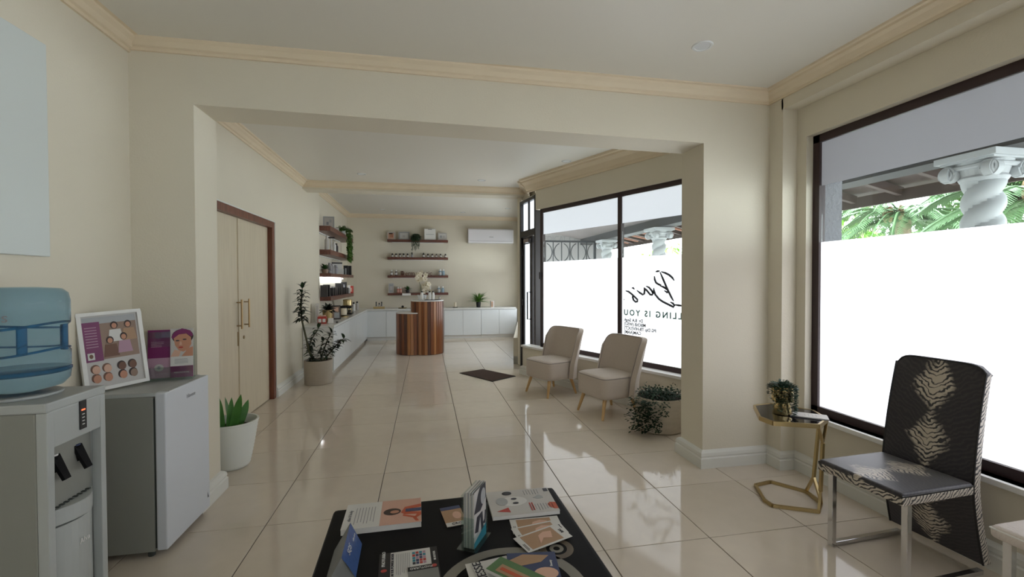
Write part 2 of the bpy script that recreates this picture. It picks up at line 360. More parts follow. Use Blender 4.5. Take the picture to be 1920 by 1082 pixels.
wr = MB().box(XR, 2.82, YR, 2.9, 0, ZS).box(XR, 2.82, YR, 2.9, ZT, 3.0).box(XR, 2.82, 2.80, 2.9, ZS, ZT).box(XR, 2.82, YR, -2.6, ZS, ZT)
wr.box(2.57, XR+.01, YR, 2.9, 2.645, 3.0)
wallo(wr, 'wall_right', 'cream wall around the large window beside the patterned chair')
struct(MB().box(XR-.025, XWIN, -2.6, 2.80, ZS-.03, ZS).build('trim_1', 'white_sill', None, False, .004), 'white sill under the window behind the patterned chair', 'window sill')
wallo(MB().box(XLM-.25, XLM, YPB, 3.965, 0, 3.1).box(XLM-.25, XLM, 5.83, 8.2, 0, 3.1).box(XLM-.25, XLM, 3.965, 5.83, 2.10, 3.1).box(XLM-.25, XLM-.2, 3.965, 5.83, 0, 2.1), 'wall_left_middle', 'cream wall around the wooden double door')
wallo(MB().box(XLA-.2, XLA, 8.2, YB, 0, 3.1), 'wall_left_back', 'cream alcove wall carrying four corner shelves')
wallo(MB().box(XLA-.2, 2.8, YB, YB+.2, 0, 3.2), 'wall_back', 'cream far wall with product shelves and air conditioner')
# angled window wall
aw = MB().wallseg(wl(-.06), wl(WC+.25), .0-.02, .25, 0, ZS-.005).wallseg(wl(-.06), wl(WC+.25), -.06, .25, ZT, 3.1).wallseg(wl(WC), wl(WC+.25), -.06, .25, ZS, ZT)
aw.wallseg(wl(-.30), wl(WC+.25), -.13, 0, 0, ZS-.03)
wallo(aw, 'wall_right_middle', 'cream angled wall around the lettered shop window')
sl = MB().wallseg(wl(-.32), wl(WC+.1), -.15, .02, ZS-.03, ZS)
struct(sl.build('trim_2', 'white_sill', None, False, .004), 'white sill ledge under the lettered window', 'window sill')
# wall over and beyond the entrance
DA, DB = (1.565, 7.25), (1.655, 6.57)
DTOP = 2.68
ew = MB().wallseg(DB, DA, -.10, .0, DTOP+.03, 3.1).wallseg(wl(-.06), DB, -.10, .05, DTOP+.03, 3.1)
ew.wallseg(DA, W3A, -.12, .03, 0, 3.1)
ew.wallseg(W3A, W3B, -.25, .10, 0, ZS).wallseg(W3A, W3B, -.25, .0, 2.43, 3.15).wallseg((2.35, 10.98), W3B, -.25, 0, 0, 3.1)
wallo(ew, 'wall_right_back', 'cream wall with low sill beside the glass entrance door')
# ceilings
wallo(MB().box(XL-.1, 2.6, YR, YP+.01, ZN, ZN+.05), 'ceiling_1', 'white ceiling over the waiting area', 'ceil', 'ceiling')
wallo(MB().prism([(-1.9, YPB), (2.95, YPB), (1.85, 6.4), (1.9, YB2+.1), (-1.9, YB2+.1)], ZM, ZM+.05), 'ceiling_2', 'white ceiling over the two cream chairs', 'ceil', 'ceiling')
wallo(MB().prism([(-2, YB2+.02), (1.8, YB2+.02), (2.8, YB), (-2, YB)], ZB, ZB+.05), 'ceiling_3', 'white ceiling over the counters at the far end', 'ceil', 'ceiling')
wallo(MB().box(XLM, 1.78, YB2, YB2+.28, 2.765, 3.1), 'ceiling_beam', 'cream downstand beam crossing the ceiling before the shelves', 'wall', 'beam')
# cornices
OG = [(0, 0), (0, -.088), (.014, -.088), (.016, -.070), (.030, -.064), (.046, -.040), (.066, -.026), (.070, -.014), (.090, -.012), (.094, 0)]
OGB = [(0, 0), (0, -.175), (.014, -.175), (.018, -.150), (.034, -.140), (.070, -.085), (.120, -.050), (.126, -.030), (.160, -.026), (.166, 0)]
def corn(n, p0, p1, z0, lab, prof=OG, z1=None): return struct(MB().profile(p0, p1, prof, z0, z1, 0).build('trim_%d' % n, 'cornice', None, False), lab, 'cornice')
corn(3, (2.57, YP), (XL, YP), ZN, 'tan plaster cornice above the wide opening', z1=ZN+.025)
corn(4, (XL, YP), (XL, YR), ZN+.012, 'tan plaster cornice above the fridge wall')
corn(5, (2.57, YR), (2.57, YP), ZN, 'tan plaster cornice above the big near window')
corn(6, (XLM, YB2+.02), (XLM, YPB), ZM, 'tan plaster cornice above the double door')
corn(7, (1.80, YB2), (XLM, YB2), ZM, 'tan plaster cornice along the second beam')
corn(8, wl(WC+.2, .06), wl(-.25, .06), ZM, 'deep tan cornice above the lettered window', OGB)
corn(9, wl(-.25, .05), (1.68, YB2), ZM, 'short tan cornice above the entrance door', OGB)
corn(10, (XLA, YB), (XLA, 7.4), ZB, 'tan plaster cornice above the corner shelves')
corn(11, (2.5, YB), (XLA, YB), ZB, 'tan plaster cornice above the air conditioner')
# skirting boards
SK = [(0, 0), (.034, 0), (.034, .072), (.026, .080), (.030, .092), (.026, .112), (.012, .124), (0, .130)]
def skirt(n, paths, lab):
    mb = MB()
    for p in paths: mb.sweep(p, SK)
    struct(mb.build('baseboard_%s' % n, 'skirt'), lab, 'skirting')
skirt('left', [[(-1.79, YPB), (-1.36, YPB), (-1.36, YP), (XL, YP), (XL, YR)]], 'white moulded skirting around the left wall end')
skirt('left_middle', [[(XLM, 7.05), (XLM, 5.845)], [(XLM, 3.95), (XLM, YPB)]], 'white moulded skirting either side of the double door')
skirt('right', [[(XR, YR), (XR, 2.885), (2.57, 2.885), (2.57, YP), (2.02, YP), (2.02, YPB), (2.7, YPB)]], 'white moulded skirting around the pillar and under the near window')
skirt('right_middle', [[wl(WC+.2, .13), wl(-.30, .13), wl(-.30, -.05)]], 'white moulded skirting under the lettered window')
d3 = Vector((W3B[0]-W3A[0], W3B[1]-W3A[1])).normalized(); n3 = Vector((-d3.y, d3.x))
skirt('right_back', [[(W3A[0]-n3.x*.03, W3A[1]-n3.y*.03), (W3A[0]+n3.x*.10, W3A[1]+n3.y*.10), (W3A[0]+n3.x*.10+d3.x*3.3, W3A[1]+n3.y*.10+d3.y*3.3)][::-1]], 'white moulded skirting at the entrance pier')

# windows -----------------------------------------------------------
def frame_bars(mb, p0, p1, z0, z1, ts, fw=.055, dep=.05, hor=True):
    d = Vector((p1[0]-p0[0], p1[1]-p0[1])); L = d.length; d.normalize()
    def at(t): return (p0[0]+d.x*t, p0[1]+d.y*t)
    for t in ts: mb.wallseg(at(t-fw/2), at(t+fw/2), -dep/2, dep/2, z0, z1)
    if hor: mb.wallseg(p0, p1, -dep/2, dep/2, z0, z0+fw).wallseg(p0, p1, -dep/2, dep/2, z1-fw, z1)
    return at
def window(n, p0, p1, z0, z1, muls, mats, lab, inset):
    r = thing('window_%d' % n, lab, 'window'); r['kind'] = 'structure'
    L = math.hypot(p1[0]-p0[0], p1[1]-p0[1]); fr = MB(); ts = [.0275]+muls+[L-.0275]
    at = frame_bars(fr, p0, p1, z0, z1, ts); fr.build('frame', 'dark_frame', r)
    for a, b in zip(ts[:-1], ts[1:]):
        g = MB().wallseg(at(a+.028), at(b-.028), -.003, .003, z0+.056, z1-.056).build('pane', 'glass', r)
        for nm, m, za, zb in (('frosted_film', mats[0], z0+.057, ZF0), ('frosted_film', mats[1], ZF1, z1-.057)):
            MB().wallseg(at(a+.030), at(b-.030), inset, inset+.002*(1 if inset > 0 else -1), za, zb).build(nm, m, g)
    return r, at
win1, _ = window(1, (XWIN, 2.80), (XWIN, -2.6), ZS, ZT, [2.7], ('film_near', 'film_near_top'), 'dark framed window with frosted bands behind the patterned chair', -.006)
win2, w2at = window(2, (WA.x, WA.y), wl(WC), ZS, ZT, [WM], ('film_far', 'film_far_top'), 'dark framed frosted shop window with mirrored lettering', -.006)
win3, _ = window(3, W3A, (2.33, 10.9), ZS, 2.43, [1.2, 2.4], ('film_back', 'film_back'), 'frosted window hidden beyond the entrance door', .006)
window(4, (2.2, YR-.08), (-1.2, YR-.08), .44, 2.43, [.85, 1.7, 2.55], ('film_rear', 'film_rear'), 'four-pane window behind the viewer', -.006)
MB().cbox(WA.x+WD.x*.02+WN.x*.04, WA.y+WD.y*.02+WN.y*.04, 1.42, .03, .03, .1).build('catch', 'black_frame', win2)

# lettering on the shop window (seen from behind, so it reads mirrored)
wn3 = (WN.x, WN.y, 0); wp = (WA.x+WN.x*.010, WA.y+WN.y*.010, 0)
def onwin(u, v): return FP(u, v, wp, wn3)
def cropw(x, y): return onwin(1160+x*140/947, 480+y*160/1082)
strokes = [[(470, 200), (495, 193), (520, 190)], [(525, 205), (560, 285), (605, 390), (640, 465), (672, 530), (697, 572)], [(540, 200), (590, 215), (640, 240), (680, 275), (705, 312)],
           [(452, 255), (458, 300), (475, 340), (510, 362), (540, 368)], [(520, 375), (570, 395), (610, 420), (638, 455), (615, 463), (580, 440)],
           [(445, 405), (447, 440), (465, 490), (510, 545), (560, 580), (620, 610), (670, 635), (695, 648), (708, 630), (690, 602), (655, 585)], [(708, 618), (760, 626), (820, 634)],
           [(350, 383), (385, 400), (420, 440), (437, 475), (425, 493), (400, 490), (355, 435), (325, 408), (330, 440), (325, 480), (305, 490), (270, 468), (232, 438)],
           [(200, 422), (185, 405), (168, 406)], [(90, 442), (125, 452), (165, 483), (205, 520), (240, 555), (238, 578), (215, 583), (190, 560), (178, 520), (182, 490)], [(66, 553), (72, 552)]]
for s in strokes:
    pts = [cropw(*p) for p in s]; n = len(pts)
    MB().tube(pts, [.012 if 0 < i < n-1 else .006 for i in range(n)], 6).build('lettering', 'ink', win2)
def wtext(s, x, y, x2, size, m, tight=1., spc=1.):
    p = cropw(x, y)   # anchor = end of line nearest the mullion, text runs towards the pillar mirrored
    ang = math.atan2(WD.y, WD.x)
    o = text(s, win2, size, m, p, (PI/2, 0, ang), .0006, 'RIGHT', tight, 'lettering', 0., .03, spc)
    o.rotation_euler = (PI/2, 0, ang+PI); return o
mat('ink_teal', (.10, .24, .22), .5)
wtext('CALLING IS YOU', 66, 716, 820, .092, 'ink_teal', 1.0, 1.42)
for k, s in enumerate(('Dr. B.A Singh', 'MBChB (WSU)', 'PG Dip TB-HIV(UCT)', 'CAM(AAM)')): wtext(s, 70, 808+k*51, 0, .050, 'ink', 1.0, 1.0)

# double door ---------------------------------------------------------
dd = thing('door_1', 'pale wooden double door in dark mahogany frame', 'door', (XLM, 3.965, 0)); dd['kind'] = 'structure'
DWd = 1.865
MB().box(-.12, .012, DWd-.075, DWd, 0, 2.10).box(-.12, .012, 0, .075, 0, 2.10).box(-.12, .012, .075, DWd-.075, 2.03, 2.10).build('door_frame', 'mahogany', dd, False, .004)
MB().box(-.12, .02, DWd, DWd+.012, 0, 2.11).box(-.12, .02, -.012, 0, 0, 2.11).box(-.12, .02, -.012, DWd+.012, 2.10, 2.112).build('architrave', 'skirt', dd)
mid = (DWd)/2
for k, (a, b) in enumerate(((.076, mid-.002), (mid+.002, DWd-.076))):
    lf = MB().box(-.085, -.040, a, b, .008, 2.028).build('leaf', 'door_leaf', dd, False, .002)
    yh = mid-.045 if k == 0 else mid+.14
    hb = MB().tube([(.006, yh, .93), (.006, yh, 1.22)], .009, 10)
    for z in (.96, 1.19): hb.tube([(-.04, yh, z), (.006, yh, z)], .006, 8)
    hb.build('handle', 'bronze', lf, True)
    if k: MB().tube([(-.041, yh-.02, .83), (-.034, yh-.02, .83)], .018, 14).build('lock', 'bronze', lf, True)
    else: MB().box(-.0405, -.034, mid-.035, mid-.02, .76, .90).build('lock', 'bronze', lf)
MB().box(-.042, -.030, mid-.018, mid+.022, .01, 2.02).build('cover_strip', 'door_leaf', dd)

# glass entrance door --------------------------------------------------
ed = thing('door_2', 'black framed frosted glass entrance door with transom, beside the shop window', 'door'); ed['kind'] = 'structure'
DL = math.hypot(DA[0]-DB[0], DA[1]-DB[1]); ef = MB()
ddv = Vector((DA[0]-DB[0], DA[1]-DB[1])).normalized()
def da(t, o=0): return (DB[0]+ddv.x*t-ddv.y*o, DB[1]+ddv.y*t+ddv.x*o)
for t in (.02, DL-.02): ef.wallseg(da(t-.03), da(t+.03), -.05, .05, 0, DTOP)
ef.wallseg(da(0), da(DL), -.05, .05, DTOP-.05, DTOP).wallseg(da(0), da(DL), -.05, .05, 2.10, 2.19).wallseg(da(.33), da(.37), -.03, .03, 2.19, DTOP-.05)
ef.build('frame', 'black_frame', ed)
for a, b in ((.05, .33), (.37, DL-.05)): MB().wallseg(da(a), da(b), -.004, .004, 2.19, DTOP-.05).build('transom_pane', 'film_door', ed)
l0, l1 = .20, DL-.05
lf = MB().wallseg(da(l0), da(l0+.10), -.025, .025, .01, 2.09).wallseg(da(l1-.07), da(l1), -.025, .025, .01, 2.09).wallseg(da(l0), da(l1), -.025, .025, .01, .26).wallseg(da(l0), da(l1), -.025, .025, 1.98, 2.09).build('leaf', 'black_frame', ed)
MB().wallseg(da(l0+.10), da(l1-.07), -.004, .004, .26, 1.98).build('pane', 'film_door', lf)
for o in (.085, -.085):
    p = da(l0+.05, o); q = da(l0+.05, 0)
    MB().tube([(q[0], q[1], .80), (p[0], p[1], .80), (p[0], p[1], 1.22), (q[0], q[1], 1.22)], .011, 8).build('handle', 'black', lf, True)
h = da(l1-.02, .035)
for z in (.25, 1.0, 1.8): MB().cyl(h, .014, z, z+.10, 10).build('hinge', 'black', lf)
cl = da(l0+.2, .05); MB().wallseg(da(l0+.02, .05), da(l0+.24, .05), -.03, .03, 1.99, 2.05).build('door_closer', 'chrome', lf)

# downlights -------------------------------------------------------------
for k, (u, v, z, lab) in enumerate(((1317, 86, ZN, 'large round downlight in the ceiling near the viewer'), (678, 326, ZM, 'round downlight in the middle ceiling above the double door side'), (1062, 302, ZM, 'round downlight in the middle ceiling above the lettered window'),
        (903, 338, ZM, 'round downlight in the middle ceiling close to the second beam'), (701, 364, ZB, 'round downlight just behind the second beam'), (717, 393, ZB, 'round downlight above the far corner shelves'),
        (868, 398, ZB, 'round downlight in front of the air conditioner, left one'), (952, 391, ZB, 'round downlight in front of the air conditioner, right one'))):
    p = FZ(u, v, z); t = thing('downlight', lab, 'downlight', (p.x, p.y, z), 0, 'recessed ceiling downlights')
    MB().lathe([(.042, -.002), (.046, -.006), (.058, -.006), (.062, 0)], 28).build('trim_ring', 'white_gloss', t, True)
    MB().lathe([(.0005, -.003), (.043, -.003), (.043, -.0005)], 24).build('lens', 'lens', t)

# ------------------------------------------------------------------ veranda and garden outside
g = MB().box(2.98, 14, -4, 16, -.12, -.02).build('veranda_paving', 'paving'); struct(g, 'pale paved ground outside the windows', 'ground')
struct(MB().box(-4, 2.85, -6.2, -6.0, -.1, 3.4).box(-4, 2.85, -6.2, -3.4, 3.02, 3.08).build('exterior_wall', 'sky_blocker'), 'added unseen wall and roof blocking sky light outside the window behind the viewer', 'wall')  # added out of view to cut the sky light entering the rear window
struct(MB().box(2.822, 2.985, 2.79, 3.36, 0, 3.2).build('exterior_pier', 'stucco'), 'grey rough stucco pier outside the near window', 'pier')
XC = 4.80
rf = MB().add([(2.9, -3, 3.05), (XC-.15, -3, 2.66), (XC-.15, 15, 2.66), (2.3, 15, 3.05), (2.9, -3, 3.09), (XC-.15, -3, 2.70), (XC-.15, 15, 2.70), (2.3, 15, 3.09)],
     [(0, 3, 2, 1), (4, 5, 6, 7), (0, 1, 5, 4), (1, 2, 6, 5), (2, 3, 7, 6), (3, 0, 4, 7)]).build('veranda_roof', 'ext_roof')
struct(rf, 'grey sloping veranda ceiling outside the windows', 'roof')
bm_ = MB().box(XC-.15, XC+.15, -3, 15, 2.485, 2.72).build('veranda_beam', 'ext_beam'); struct(bm_, 'dark beam resting on the twisted veranda columns', 'beam')
ev = thing('eaves', 'dark timber rafters and clay tiles hanging past the veranda beam', 'eaves', (XC, 0, 0)); ev['kind'] = 'structure'
MB().box(.88, .92, -3, 15, 2.36, 2.50).build('fascia', 'ext_wood', ev)
for k in range(30):
    y = -2.7+k*.6
    MB().add([(.15, y, 2.58), (.90, y, 2.42), (.90, y+.06, 2.42), (.15, y+.06, 2.58), (.15, y, 2.68), (.90, y, 2.52), (.90, y+.06, 2.52), (.15, y+.06, 2.68)],
             [(0, 3, 2, 1), (4, 5, 6, 7), (0, 1, 5, 4), (1, 2, 6, 5), (2, 3, 7, 6), (3, 0, 4, 7)]).build('rafter', 'ext_wood', ev)
    if 6.0 < y < 13: MB().tube([(.17, y+.3, 2.60), (.86, y+.3, 2.465)], .03, 8).build('roof_tile', 'clay', ev)
MB().add([(.14, -3, 2.70), (1.0, -3, 2.52), (1.0, 15, 2.52), (.14, 15, 2.70)], [(0, 1, 2, 3)]).build('roof_covering', 'ext_wood', ev)
def column(y, lab):
    t = thing('veranda_column', lab, 'column', (XC, y, 0), 0, 'twisted white veranda columns')
    n, m = 40, 90; vs = []; fs = []; z0, z1 = .25, 2.27
    for j in range(m+1):
        z = z0+(z1-z0)*j/m
        for i in range(n):
            a = 2*PI*i/n; r = .100+.046*abs(math.sin((a*2-z*34)/2))**.6
            vs.append((r*math.cos(a), r*math.sin(a), z))
    for j in range(m):
        for i in range(n): fs.append((j*n+i, j*n+(i+1) % n, (j+1)*n+(i+1) % n, (j+1)*n+i))
    MB().add(vs, fs).build('shaft', 'plaster', t, True)
    MB().cbox(0, 0, -.02, .38, .38, .10).lathe([(.19, .08), (.20, .12), (.18, .17), (.15, .20), (.145, .26)], 28).build('base', 'plaster', t, True)
    cp = MB().lathe([(.15, 2.25), (.165, 2.28), (.15, 2.30), (.17, 2.36), (.19, 2.42)], 28).cbox(0, 0, 2.43, .46, .46, .055).cbox(0, 0, 2.415, .40, .40, .02).build('capital', 'plaster', t, False, .004)
    for fx_, fy_ in ((-1, 0), (1, 0), (0, -1), (0, 1)):
        out = Vector((fx_, fy_, 0)); tan = Vector((-fy_, fx_, 0))
        for sg in (-1, 1):
            c = out*.175+tan*(sg*.155)+Vector((0, 0, 2.335))
            MB().tube([c-out*.05, c+out*.012], .072, 18).build('volute', 'plaster', cp, True)
            pts = []
            for q in range(30):
                ang = q*.5; rr = .066*(1-q/34); pts.append(c+out*.016+tan*(-sg*rr*math.cos(ang))+Vector((0, 0, rr*math.sin(ang))))
            MB().tube(pts, .010, 6).build('scroll_line', 'plaster', cp, True)
        MB().tube([out*.17+tan*-.12+Vector((0, 0, 2.375)), out*.17+tan*.12+Vector((0, 0, 2.375))], .022, 8).build('scroll_band', 'plaster', cp, True)
for y, lab in ((3.12, 'twisted white column with scrolled capital seen through the near window'), (8.72, 'twisted white column seen through the right pane of the lettered window'), (11.5, 'farthest twisted white column seen through the left pane of the lettered window')): column(y, lab)
# garden
def shrub(name, c, rad, m, n, L, W, lab, cat='tree', trunk=True, twigs=0, seed=1):
    r = random.Random(seed); t = thing(name, lab, cat, (c[0], c[1], -.02), 0, 'garden trees beyond the veranda'); fo = MB(); cz = c[2]
    for i in range(n):
        while True:
            q = Vector((r.uniform(-1, 1), r.uniform(-1, 1), r.uniform(-1, 1)))
            if .25 < q.length < 1: break
        p = Vector((q.x*rad[0], q.y*rad[1], cz+q.z*rad[2]))
        if p.z < .05: continue
        d = Vector((r.uniform(-1, 1), r.uniform(-1, 1), r.uniform(-.6, .8))); addleaf(fo, p, d, L*r.uniform(.6, 1.3), W*r.uniform(.7, 1.2), .3, 2)
    f = fo.build('foliage', m, t); f['kind'] = 'stuff'
    if trunk: MB().tube([(0, 0, 0), (.05, .03, cz*.5), (0, 0, cz)], [.09, .07, .04], 8).build('trunk', 'twig', t)
    if twigs:
        tw = MB()
        for i in range(twigs):
            a = r.uniform(0, 6.28); e = Vector((math.cos(a)*rad[0]*r.uniform(.5, 1.2), math.sin(a)*rad[1]*r.uniform(.5, 1.2), cz+rad[2]*r.uniform(-.4, 1.1)))
            m_ = e*.5+Vector((r.uniform(-.2, .2), r.uniform(-.2, .2), cz*.3)); tw.tube([(0, 0, cz*.2), m_, e], [.03, .02, .008], 5)
        f = tw.build('branches', 'twig', t); f['kind'] = 'stuff'
    return t
def palm(c, H, n, L, lab, seed):
    r = random.Random(seed); t = thing('palm', lab, 'palm', (c[0], c[1], -.02), 0, 'garden trees beyond the veranda')
    MB().tube([(0, 0, 0), (.04, 0, H*.5), (0, 0, H)], [.16, .13, .12], 10).build('trunk', 'twig', t)
    for i in range(n):
        a = 2*PI*i/n+r.uniform(-.2, .2); el = r.uniform(.1, 1.1); fr = MB(); pts = []
        for q in range(9):
            s = q/8; pts.append(Vector((math.cos(a)*L*s*math.cos(el*.6), math.sin(a)*L*s*math.cos(el*.6), H+L*(math.sin(el)*s-.75*s*s))))
        fr.tube(pts, [.015]*8+[.004], 5)
        for q in range(1, 9):
            for k in range(5):
                p = pts[q-1].lerp(pts[q], k/5); tg = (pts[q]-pts[q-1]).normalized(); sd = tg.cross(Vector((0, 0, 1))).normalized()
                for sg in (-1, 1): addleaf(fr, p, sd*sg+tg*.7+Vector((0, 0, .15)), L*.26*(1-.6*q/9), .03, .3, 2)
        fr.build('frond', 'leaf_palm', t)
    for i in range(3):
        a = r.uniform(3, 4.6); MB().sphere((math.cos(a)*.35, math.sin(a)*.35, H+.1), .05, 10, 7, (1, 1, 3.0)).build('seed_cone', 'cone_tan', t, True)
shrub('garden_tree', (11.6, 11.0, 2.6), (1.6, 1.6, 1.5), 'leaf_tree', 1500, .26, .10, 'pale bare-branched tree behind the stucco pier', twigs=40, seed=3)
shrub('garden_shrub', (9.9, 9.1, 1.95), (.8, .8, .95), 'leaf_lime', 1200, .22, .10, 'bright lime green shrub in the near window', 'shrub', seed=5)
palm((8.6, 6.8), 2.5, 36, 1.35, 'leafy green palm left of the twisted column in the near window', 4)
palm((7.5, 4.3), 2.4, 36, 1.35, 'leafy green palm behind the twisted column in the near window', 9)
shrub('garden_tree', (11.6, 6.6, 2.4), (1.4, 2.2, 2.0), 'leaf_tree', 3600, .34, .12, 'dense green tree behind the palms', seed=8)
shrub('garden_shrub', (9.0, 15.0, 1.8), (1.5, 1.5, 1.0), 'leaf_lime', 700, .3, .12, 'pale shrub beyond the gate in the lettered window', 'shrub', seed=11)
# gate and sign wall beyond the entrance
sw = MB().box(2.7, 5.4, 13.2, 13.4, -.02, 2.95).build('exterior_wall', 'sign_grey'); struct(sw, 'grey signboard wall behind the scrolled iron gate', 'wall')
text('MEDICAL CENTRE', sw, .22, 'ink_grey', (4.2, 13.19, 2.66), (PI/2, 0, 0), .002)
gt = thing('iron_gate', 'black iron gate with curved scrollwork outside the lettered window', 'gate', (3.2, 12.0, -.02))
MB().bar((0, 0, 2.50), (1.45, 0, 2.50), .05).bar((1.45, 0, 0), (1.45, 0, 2.525), .06).bar((0, 0, 0), (0, 0, 2.525), .06).bar((0, 0, .1), (1.45, 0, .1), .05).build('gate_frame', 'iron', gt)
for k in range(1, 6): MB().bar((k*1.45/6, 0, .1), (k*1.45/6, 0, 2.5), .025).build('bar', 'iron', gt)
for cx in (.24, .725, 1.21):
    for zc in (2.2, 1.6, 1.0):
        for sg in (-1, 1):
            MB().tube([(cx+sg*(.26-.23*math.cos(a)), 0, zc+.26*math.sin(a)) for a in [(-1.2+q*.24) for q in range(11)]], .014, 6).build('scroll', 'iron', gt)

# ------------------------------------------------------------------ coffee table and what lies on it
TBZ = .42
ct = thing('coffee_table', 'black coffee table with large grey ring inlay', 'table', (.11, 1.56, 0), .03)
MB().box(-.49, .49, -.475, .475, TBZ-.045, TBZ).build('tabletop', 'table_black', ct, False, .018, 3)
for a in (-1, 1):
    for b in (-1, 1): MB().cbox(a*.43, b*.42, 0, .06, .06, TBZ-.045).build('leg', 'black_matte', ct, False, .004)
rc = FZ(958, 1115, TBZ)
def annulus(c, r0, r1, z, m, n=56):
    mb = MB(); vs = []; fs = []
    for i in range(n):
        a = 2*PI*i/n
        for r in (r0, r1): vs += [(c[0]+r*math.cos(a), c[1]+r*math.sin(a), z+.0008)]
    for i in range(n): j = (i+1) % n; fs.append((2*i, 2*i+1, 2*j+1, 2*j))
    return mb.add(vs, fs).build('ring_inlay', m, ct)
lc = Vector((.255-.11, 1.36-1.56))
annulus(lc, .205, .245, TBZ, 'ring_grey')
sc_ = FZ(1045, 1032, TBZ); sl_ = (sc_.x-.11, sc_.y-1.56)
annulus(sl_, .038, .062, TBZ, 'ring_brown', 32); annulus(sl_, .012, .026, TBZ, 'ring_grey', 24)

def magazine(name, label, cat, c, rz, w_, h_, t, cover, group=None, z=TBZ):
    m = thing(name, label, cat, (c[0], c[1], z+.0012), rz, group)
    MB().box(-w_/2+.001, w_/2-.001, -h_/2+.001, h_/2-.001, 0, t-.0008).build('pages', 'paper', m)
    MB().box(-w_/2, w_/2, -h_/2, h_/2, t-.0008, t).build('cover', cover, m)
    return m
def lines(par, x0, x1, y0, y1, n, m, z, th=.0022, vert=True, ragged=.3):
    for k in range(n):
        f = (k+.5)/n; e = R.uniform(0, ragged)
        if vert: x = x0+(x1-x0)*f; flat(par, 'print_line', rect(x-th/2, x+th/2, y0+(y1-y0)*e*.6, y1), m, z)
        else: y = y0+(y1-y0)*f; flat(par, 'print_line', rect(x0, x1-(x1-x0)*e, y-th/2, y+th/2), m, z)
# pink catalogue: 0.30 x 0.20
mg = magazine('magazine', 'thick pink and white catalogue with woman in orange coat', 'magazine', (-.178, 1.905), .02, .305, .20, .022, 'white_print')
z = .022
flat(mg, 'cover_panel', rect(-.01, .152, -.0995, .0995), 'pink', z); z2 = z+.0007
flat(mg, 'hair', oval(.035, .0, .035, .027, 16), 'hair', z2); flat(mg, 'face', oval(.045, -.004, .018, .012, 14), 'skin', z2+.0007)
flat(mg, 'coat', [(.07, -.012), (.085, .03), (.152, .046), (.152, .02), (.10, .012), (.10, -.01), (.152, -.022), (.152, -.045), (.135, -.062), (.125, -.06), (.135, -.035), (.085, -.030)], 'orange', z2)
flat(mg, 'dress', rect(.088, .152, -.012, .012), 'navy', z2+.0007)
flat(mg, 'arm', [(.08, -.03), (.13, -.055), (.142, -.09), (.13, -.09), (.118, -.062), (.078, -.04)], 'orange', z2)
lines(mg, -.115, -.03, -.075, .06, 7, 'ink_grey', z); text('skin & body', mg, .018, 'ink_grey', (-.13, 0, z+.001), (0, 0, PI/2))
# grey magazine, back right
mg = magazine('magazine', 'grey fashion magazine with upturned face on the cover, at the table corner', 'magazine', (.402, 1.905), .0, .285, .215, .016, 'photo_light'); z = .016
flat(mg, 'face', oval(-.035, .005, .060, .042, 22), 'white_print', z); flat(mg, 'hair', oval(-.085, .01, .026, .034, 16), 'photo_grey', z+.0007); flat(mg, 'eye', oval(-.03, .024, .013, .008, 12), 'ink', z+.0014); flat(mg, 'eye', oval(-.028, -.014, .013, .008, 12), 'ink', z+.0014)
flat(mg, 'badge', oval(-.052, .080, .022, .017, 18), 'ink', z); flat(mg, 'red_triangle', [(-.118, -.070), (-.062, -.085), (-.066, -.045)], 'red', z); flat(mg, 'orange_badge', [(.105, -.045), (.118, -.03), (.142, -.035), (.142, -.09), (.125, -.088), (.108, -.07)], 'orange', z)
flat(mg, 'dark_shape', [(.055, .02), (.085, .045), (.10, .03), (.10, .01), (.075, .008)], 'photo_grey', z); lines(mg, .02, .095, .05, .095, 6, 'ink_grey', z); lines(mg, .02, .13, -.09, -.035, 9, 'ink_grey', z); lines(mg, .025, .045, -.09, -.02, 2, 'red', z, .006); flat(mg, 'barcode', rect(.118, .138, .07, .098), 'ink', z)
# booklet under the leaflet holder
mg = magazine('booklet', 'tan booklet with navy top strip half behind the leaflet holder', 'booklet', (.105, 1.865), .16, .085, .155, .003, 'tan'); z = .003
flat(mg, 'navy_strip', rect(-.042, .042, .052, .0775), 'navy', z); flat(mg, 'white_strip', rect(-.042, .042, -.0775, -.05), 'white_print', z); flat(mg, 'figure', oval(.015, .0, .018, .03, 14), 'skin_light', z); text('CRC', mg, .02, 'ink', (.0, -.064, z+.001))
# acrylic leaflet holder
hc = Vector((.172, 1.672)); hr = math.atan2(1.73-1.615, .229-.163)
lh = thing('leaflet_holder', 'clear acrylic holder full of black and white leaflets', 'leaflet holder', (.176, 1.668, TBZ+.001), hr)
MB().box(-.07, .07, -.035, .045, 0, .003).box(-.066, .066, -.022, -.019, .003, .05).box(-.066, .066, .024, .027, .003, .20).box(-.066, -.063, -.022, .027, .003, .12).box(.063, .066, -.022, .027, .003, .12).build('holder', 'acrylic', lh)
for k in range(9):
    y = -.017+k*.0045; hh = .195+R.uniform(-.006, .01)
    MB().box(-.056, .056, y, y+.0035, .005, .005+hh).build('leaflet', ('paper', 'photo_grey', 'photo_light')[k % 3], lh)
ff = bpy.data.objects.new('front_leaflet', None); C.objects.link(ff); ff.parent = lh; ff.location = (0, -.0185, 0); ff.rotation_euler = (PI/2, 0, 0)
MB().box(-.056, .056, .005, .208, 0, .0008).build('leaflet_face', 'photo_light', ff)
flat(ff, 'print_patch', [(-.056, .13), (-.02, .19), (.0, .208), (.05, .208), (.056, .15), (.0, .12)], 'ink', .001); flat(ff, 'print_patch', oval(.025, .165, .022, .030, 18), 'photo_grey', .0018); flat(ff, 'print_patch', [(-.05, .06), (-.02, .05), (.0, .10), (.01, .04), (.03, .045), (.02, .11), (-.03, .11)], 'ink', .001)
